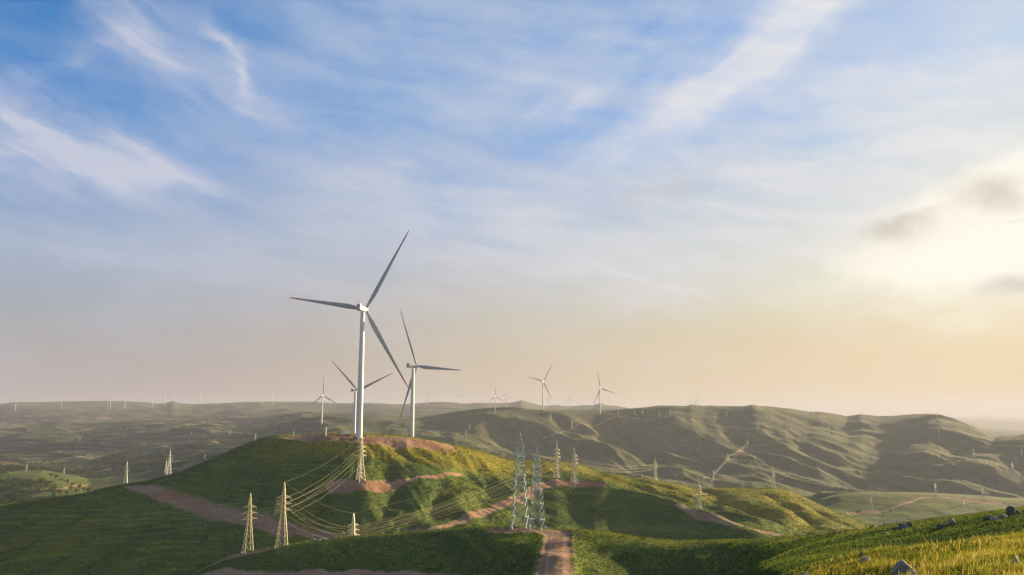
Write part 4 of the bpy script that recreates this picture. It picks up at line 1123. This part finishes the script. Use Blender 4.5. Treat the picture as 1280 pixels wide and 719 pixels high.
def blades(name, x, y, h, w, lean, tint, mat, label=None):
    n = len(x); z = gzv(x, y) - .03
    a = rng.uniform(0, 2 * np.pi, n); la = rng.normal(.6, 1.0, n); ln = lean * h * np.abs(rng.normal(.7, .4, n))
    wx, wy = np.cos(a) * w / 2, np.sin(a) * w / 2; lx, ly = np.cos(la) * ln, np.sin(la) * ln
    V = np.empty((n, 5, 3), np.float32)
    V[:, 0] = np.stack([x - wx, y - wy, z], 1); V[:, 1] = np.stack([x + wx, y + wy, z], 1)
    V[:, 2] = np.stack([x + wx * .8 + lx * .35, y + wy * .8 + ly * .35, z + h * .6], 1); V[:, 3] = np.stack([x - wx * .8 + lx * .35, y - wy * .8 + ly * .35, z + h * .6], 1)
    V[:, 4] = np.stack([x + lx, y + ly, z + h], 1)
    b = (np.arange(n) * 5)[:, None]
    Fc = np.concatenate([b + np.array([0, 1, 2]), b + np.array([0, 2, 3]), b + np.array([3, 2, 4])], 0)
    o = np_mesh(name, V.reshape(-1, 3), Fc, mat, {'tint': np.repeat(np.clip(tint, 0, 1), 5)}, False)
    tag(o, label, None, None, 'stuff'); return o

def scatter(n, a0, a1, y0, y1, power=0.0):
    aa = rng.uniform(a0, a1, n); yy = np.exp(rng.uniform(math.log(y0), math.log(y1), n)); return aa * yy, yy

# dry meadow on the knoll
x, y = scatter(520000, .27, .80, 17, 66)
dr = grid_val(DRY_SUNLIT, x, y); pn = perlin(x / 3.0, y / 3.0, 4) + .5 * perlin(x / .8, y / .8, 5); pl = perlin(x / 7.0, y / 5.0, 8)
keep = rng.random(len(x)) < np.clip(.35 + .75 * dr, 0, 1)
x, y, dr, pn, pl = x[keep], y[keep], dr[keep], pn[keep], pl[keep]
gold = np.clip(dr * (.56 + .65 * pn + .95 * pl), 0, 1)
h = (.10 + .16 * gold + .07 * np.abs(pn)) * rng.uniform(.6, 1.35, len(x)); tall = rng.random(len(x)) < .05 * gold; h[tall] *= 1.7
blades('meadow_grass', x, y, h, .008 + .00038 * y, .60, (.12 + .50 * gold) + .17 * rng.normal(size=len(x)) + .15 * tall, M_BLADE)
# feathery seed heads standing over it
x, y = scatter(15000, .27, .80, 18, 66)
dr = grid_val(DRY_SUNLIT, x, y); pl = perlin(x / 4.0, y / 4.0, 8) + .6 * perlin(x / 1.1, y / 1.1, 9); keep = rng.random(len(x)) < np.clip(dr * (.35 + .9 * pl), 0, 1); x, y = x[keep], y[keep]
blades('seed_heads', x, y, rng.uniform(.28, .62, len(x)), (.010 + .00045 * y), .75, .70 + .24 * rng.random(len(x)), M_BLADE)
# short turf over the rest of the near ridge and spur
x, y = scatter(420000, -.50, .85, 45, 420)
ok = (grid_val(DIRT, x, y) < .35) & (grid_val(SEG, x, y) < 4.7); x, y = x[ok], y[ok]
pn = perlin(x / 9.0, y / 9.0, 14) + .6 * perlin(x / 2.4, y / 2.4, 15); dr = grid_val(DRY_SUNLIT, x, y)
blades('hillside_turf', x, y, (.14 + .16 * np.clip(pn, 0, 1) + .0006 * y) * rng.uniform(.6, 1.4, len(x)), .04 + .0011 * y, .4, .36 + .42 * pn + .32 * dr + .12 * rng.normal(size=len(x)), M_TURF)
# coarse tussocks on the turbine hill
x, y = scatter(260000, -.72, .55, 400, 930)
ok = (grid_val(DIRT, x, y) < .3) & (grid_val(SEG, x, y) > 4.6) & (grid_val(SEG, x, y) < 7.3); x, y = x[ok], y[ok]
pn = perlin(x / 26.0, y / 40.0, 24) + .6 * perlin(x / 7.0, y / 9.0, 25); dr = grid_val(DRY_SUNLIT, x, y)
blades('hill_tussocks', x, y, (.30 + .45 * np.clip(pn, 0, 1)) * rng.uniform(.5, 1.4, len(x)), .0016 * y, .4, .38 + .40 * pn + .30 * dr + .12 * rng.normal(size=len(x)), M_TURF)

def clump_arrays(x, y, s, seed, leaves=26, flat=.7, base=0.0):
    """many small leaf faces spread through the volume of each low crown"""
    r = np.random.default_rng(seed); n = len(x); z = gzv(x, y) if not np.isscalar(base) or base == 0.0 else base
    d = r.normal(size=(n, leaves, 3)); d /= np.linalg.norm(d, axis=2, keepdims=True); d *= r.uniform(.35, 1.0, (n, leaves, 1)) ** .5
    d[:, :, 2] = np.abs(d[:, :, 2]) * flat * 1.5
    lobes = r.normal(size=(n, 1, 3)) * .12
    C = np.stack([x, y, z], 1)[:, None, :] + (d + lobes) * s[:, None, None]
    u = r.normal(size=(n, leaves, 3)); v = r.normal(size=(n, leaves, 3)); k = s[:, None, None] * .30
    u /= np.linalg.norm(u, axis=2, keepdims=True); v /= np.linalg.norm(v, axis=2, keepdims=True)
    V = np.stack([C - u * k, C + v * k, C + u * k], 2).reshape(-1, 3)
    Fc = np.arange(len(V)).reshape(-1, 3)
    tint = np.repeat(r.uniform(0, 1, (n, leaves)) * .5 + r.uniform(0, .5, (n, 1)), 3)
    return V, Fc, tint

# low scrub in the folds of the near hills
x, y = scatter(16000, -.72, .70, 120, 950)
pn = perlin(x / 38.0, y / 60.0, 71) + .55 * perlin(x / 11.0, y / 14.0, 72)
ok = (grid_val(DIRT, x, y) < .2) & (grid_val(SEG, x, y) < 7.4) & (pn > .18) & (grid_val(SEG, x, y) > 2.4); x, y = x[ok], y[ok]
fx, fy = [], []
for P3, dep, wd in SNAP:
    if dep < 0 or P3[0].y > 1000: continue
    for p, q in zip(P3[:-1], P3[1:]):
        n = int((q - p).length * 1.5); t = rng.random(n); keep = perlin((p.x + (q.x - p.x) * t) / 22.0, (p.y + (q.y - p.y) * t) / 22.0, 66) > -.1
        fx.append((p.x + (q.x - p.x) * t + rng.normal(size=n) * wd * .42)[keep]); fy.append((p.y + (q.y - p.y) * t + rng.normal(size=n) * wd * .42)[keep])
x = np.concatenate([x] + fx); y = np.concatenate([y] + fy); okd = grid_val(DIRT, x, y) < .2; x, y = x[okd], y[okd]
V, Fc, tn = clump_arrays(x, y, rng.uniform(.3, .85, len(x)) * (.7 + y / 900), 5, 16)
tag(np_mesh('hill_scrub', V, Fc, M_SCRUB, {'tint': tn}, False), kind='stuff')

# woods of the left valley and scrub of the far hills
M_WOOD = leaf_material('wood_leaves', [(.014, .028, .013), (.024, .044, .018), (.040, .062, .022), (.060, .075, .024)], .2)
x, y = scatter(40000, -.72, -.20, 950, 6500)
pn = perlin(x / 330.0, y / 420.0, 81) + .6 * perlin(x / 90.0, y / 120.0, 82)
sg = grid_val(SEG, x, y); thr = np.where(sg < 10.4, -.12, .16) + np.where((sg > 8.75) & (sg < 9.3), .35, 0)
ok = (pn > thr) & (grid_val(DIRT, x, y) < .2) & (sg > 7.1); x, y = x[ok], y[ok]
V, Fc, tn = clump_arrays(x, y, rng.uniform(2.4, 5.0, len(x)), 9, 16, .8)
tag(np_mesh('woods', V, Fc, M_WOOD, {'tint': tn}, False), kind='stuff')
x, y = scatter(26000, -.05, .75, 1500, 3600)
pn = perlin(x / 130.0, y / 200.0, 91) + .6 * perlin(x / 40.0, y / 60.0, 92); ok = (pn > .2) & (grid_val(SEG, x, y) > 8.6); x, y = x[ok], y[ok]
V, Fc, tn = clump_arrays(x, y, rng.uniform(1.2, 2.6, len(x)), 10, 8, .7)
tag(np_mesh('far_scrub', V, Fc, M_WOOD, {'tint': tn}, False), kind='stuff')

# single trees on and around the lit hillock at the left
M_BARK = simple_mat('bark', (.07, .05, .035), .95, 0, .25, 3)
M_AUT = leaf_material('olive_leaves', [(.045, .055, .016), (.085, .085, .020), (.15, .105, .028)], .3)
def make_tree(seed, mat):
    r = random.Random(seed); mb = MB()
    mb.tube([(0, 0, -1.0), (.05, 0, 1.2), (.15, .1, 2.6), (.1, .1, 4.2)], .16, 6)
    for k in range(5):
        a = k * 1.3 + r.random(); mb.tube([(.1, .08, 2.0 + .3 * k), (.9 * math.cos(a), .9 * math.sin(a), 3.0 + .4 * k), (1.7 * math.cos(a), 1.7 * math.sin(a), 3.7 + .45 * k)], .06, 4)
    g = np.random.default_rng(seed); L = 420
    cen = np.array([[g.normal() * 1.1, g.normal() * 1.1, 4.2 + g.uniform(-1.3, 1.9)] for _ in range(9)]); rad = g.uniform(.8, 1.4, 9)
    i = g.integers(9, size=L); d = g.normal(size=(L, 3)); d /= np.linalg.norm(d, axis=1, keepdims=True); C = cen[i] + d * (rad[i] * g.uniform(.5, 1, L) ** .4)[:, None]
    u = g.normal(size=(L, 3)); v = g.normal(size=(L, 3)); k = .42
    V = np.stack([C - u * k * .6, C + v * k * .6, C + u * k * .6], 1).reshape(-1, 3)
    t = empty('tree', (0, 0, 0)); mb.build('trunk', M_BARK, t)
    c = np_mesh('crown', V, np.arange(len(V)).reshape(-1, 3), mat, {'tint': np.repeat(g.random(L), 3)}, False); c.parent = t
    return t
PROTO = [make_tree(1, M_WOOD), make_tree(2, M_AUT), make_tree(3, M_WOOD)]
TREES = [(8, 589), (20, 588.5), (25, 588.5), (40, 590), (46, 590.5), (50, 591), (63, 597), (70, 600), (76, 603), (84, 606), (10, 601), (22, 604), (34, 605), (42, 606), (52, 604), (60, 607), (90, 609), (98, 613), (104, 615), (95, 618), (84, 619), (74, 620), (110, 617), (66, 622), (88, 614), (30, 618), (18, 622)]
TL = ['dark green broadleaf tree on or below the lit hillock of the left valley', 'olive-gold tree on or below the lit hillock of the left valley', 'dark green broadleaf tree on or below the lit hillock of the left valley']
used = set()
for i, (px, py) in enumerate(TREES):
    p = hit(px, py, 1000, 2000); j = (1 if i in (1, 2, 4, 5, 11, 12, 13) else (0 if i % 2 else 2))
    o = PROTO[j] if j not in used else copy_tree(PROTO[j]); used.add(j)
    o.location = p; o.rotation_euler = (0, 0, i * 2.1); s_ = 1.0 + .45 * ((i * 7) % 5) / 4; o.scale = (s_, s_, s_)
    tag(o, TL[j], 'tree', ['dark trees of the left hillock', 'olive trees of the left hillock', 'dark trees of the left hillock'][j])
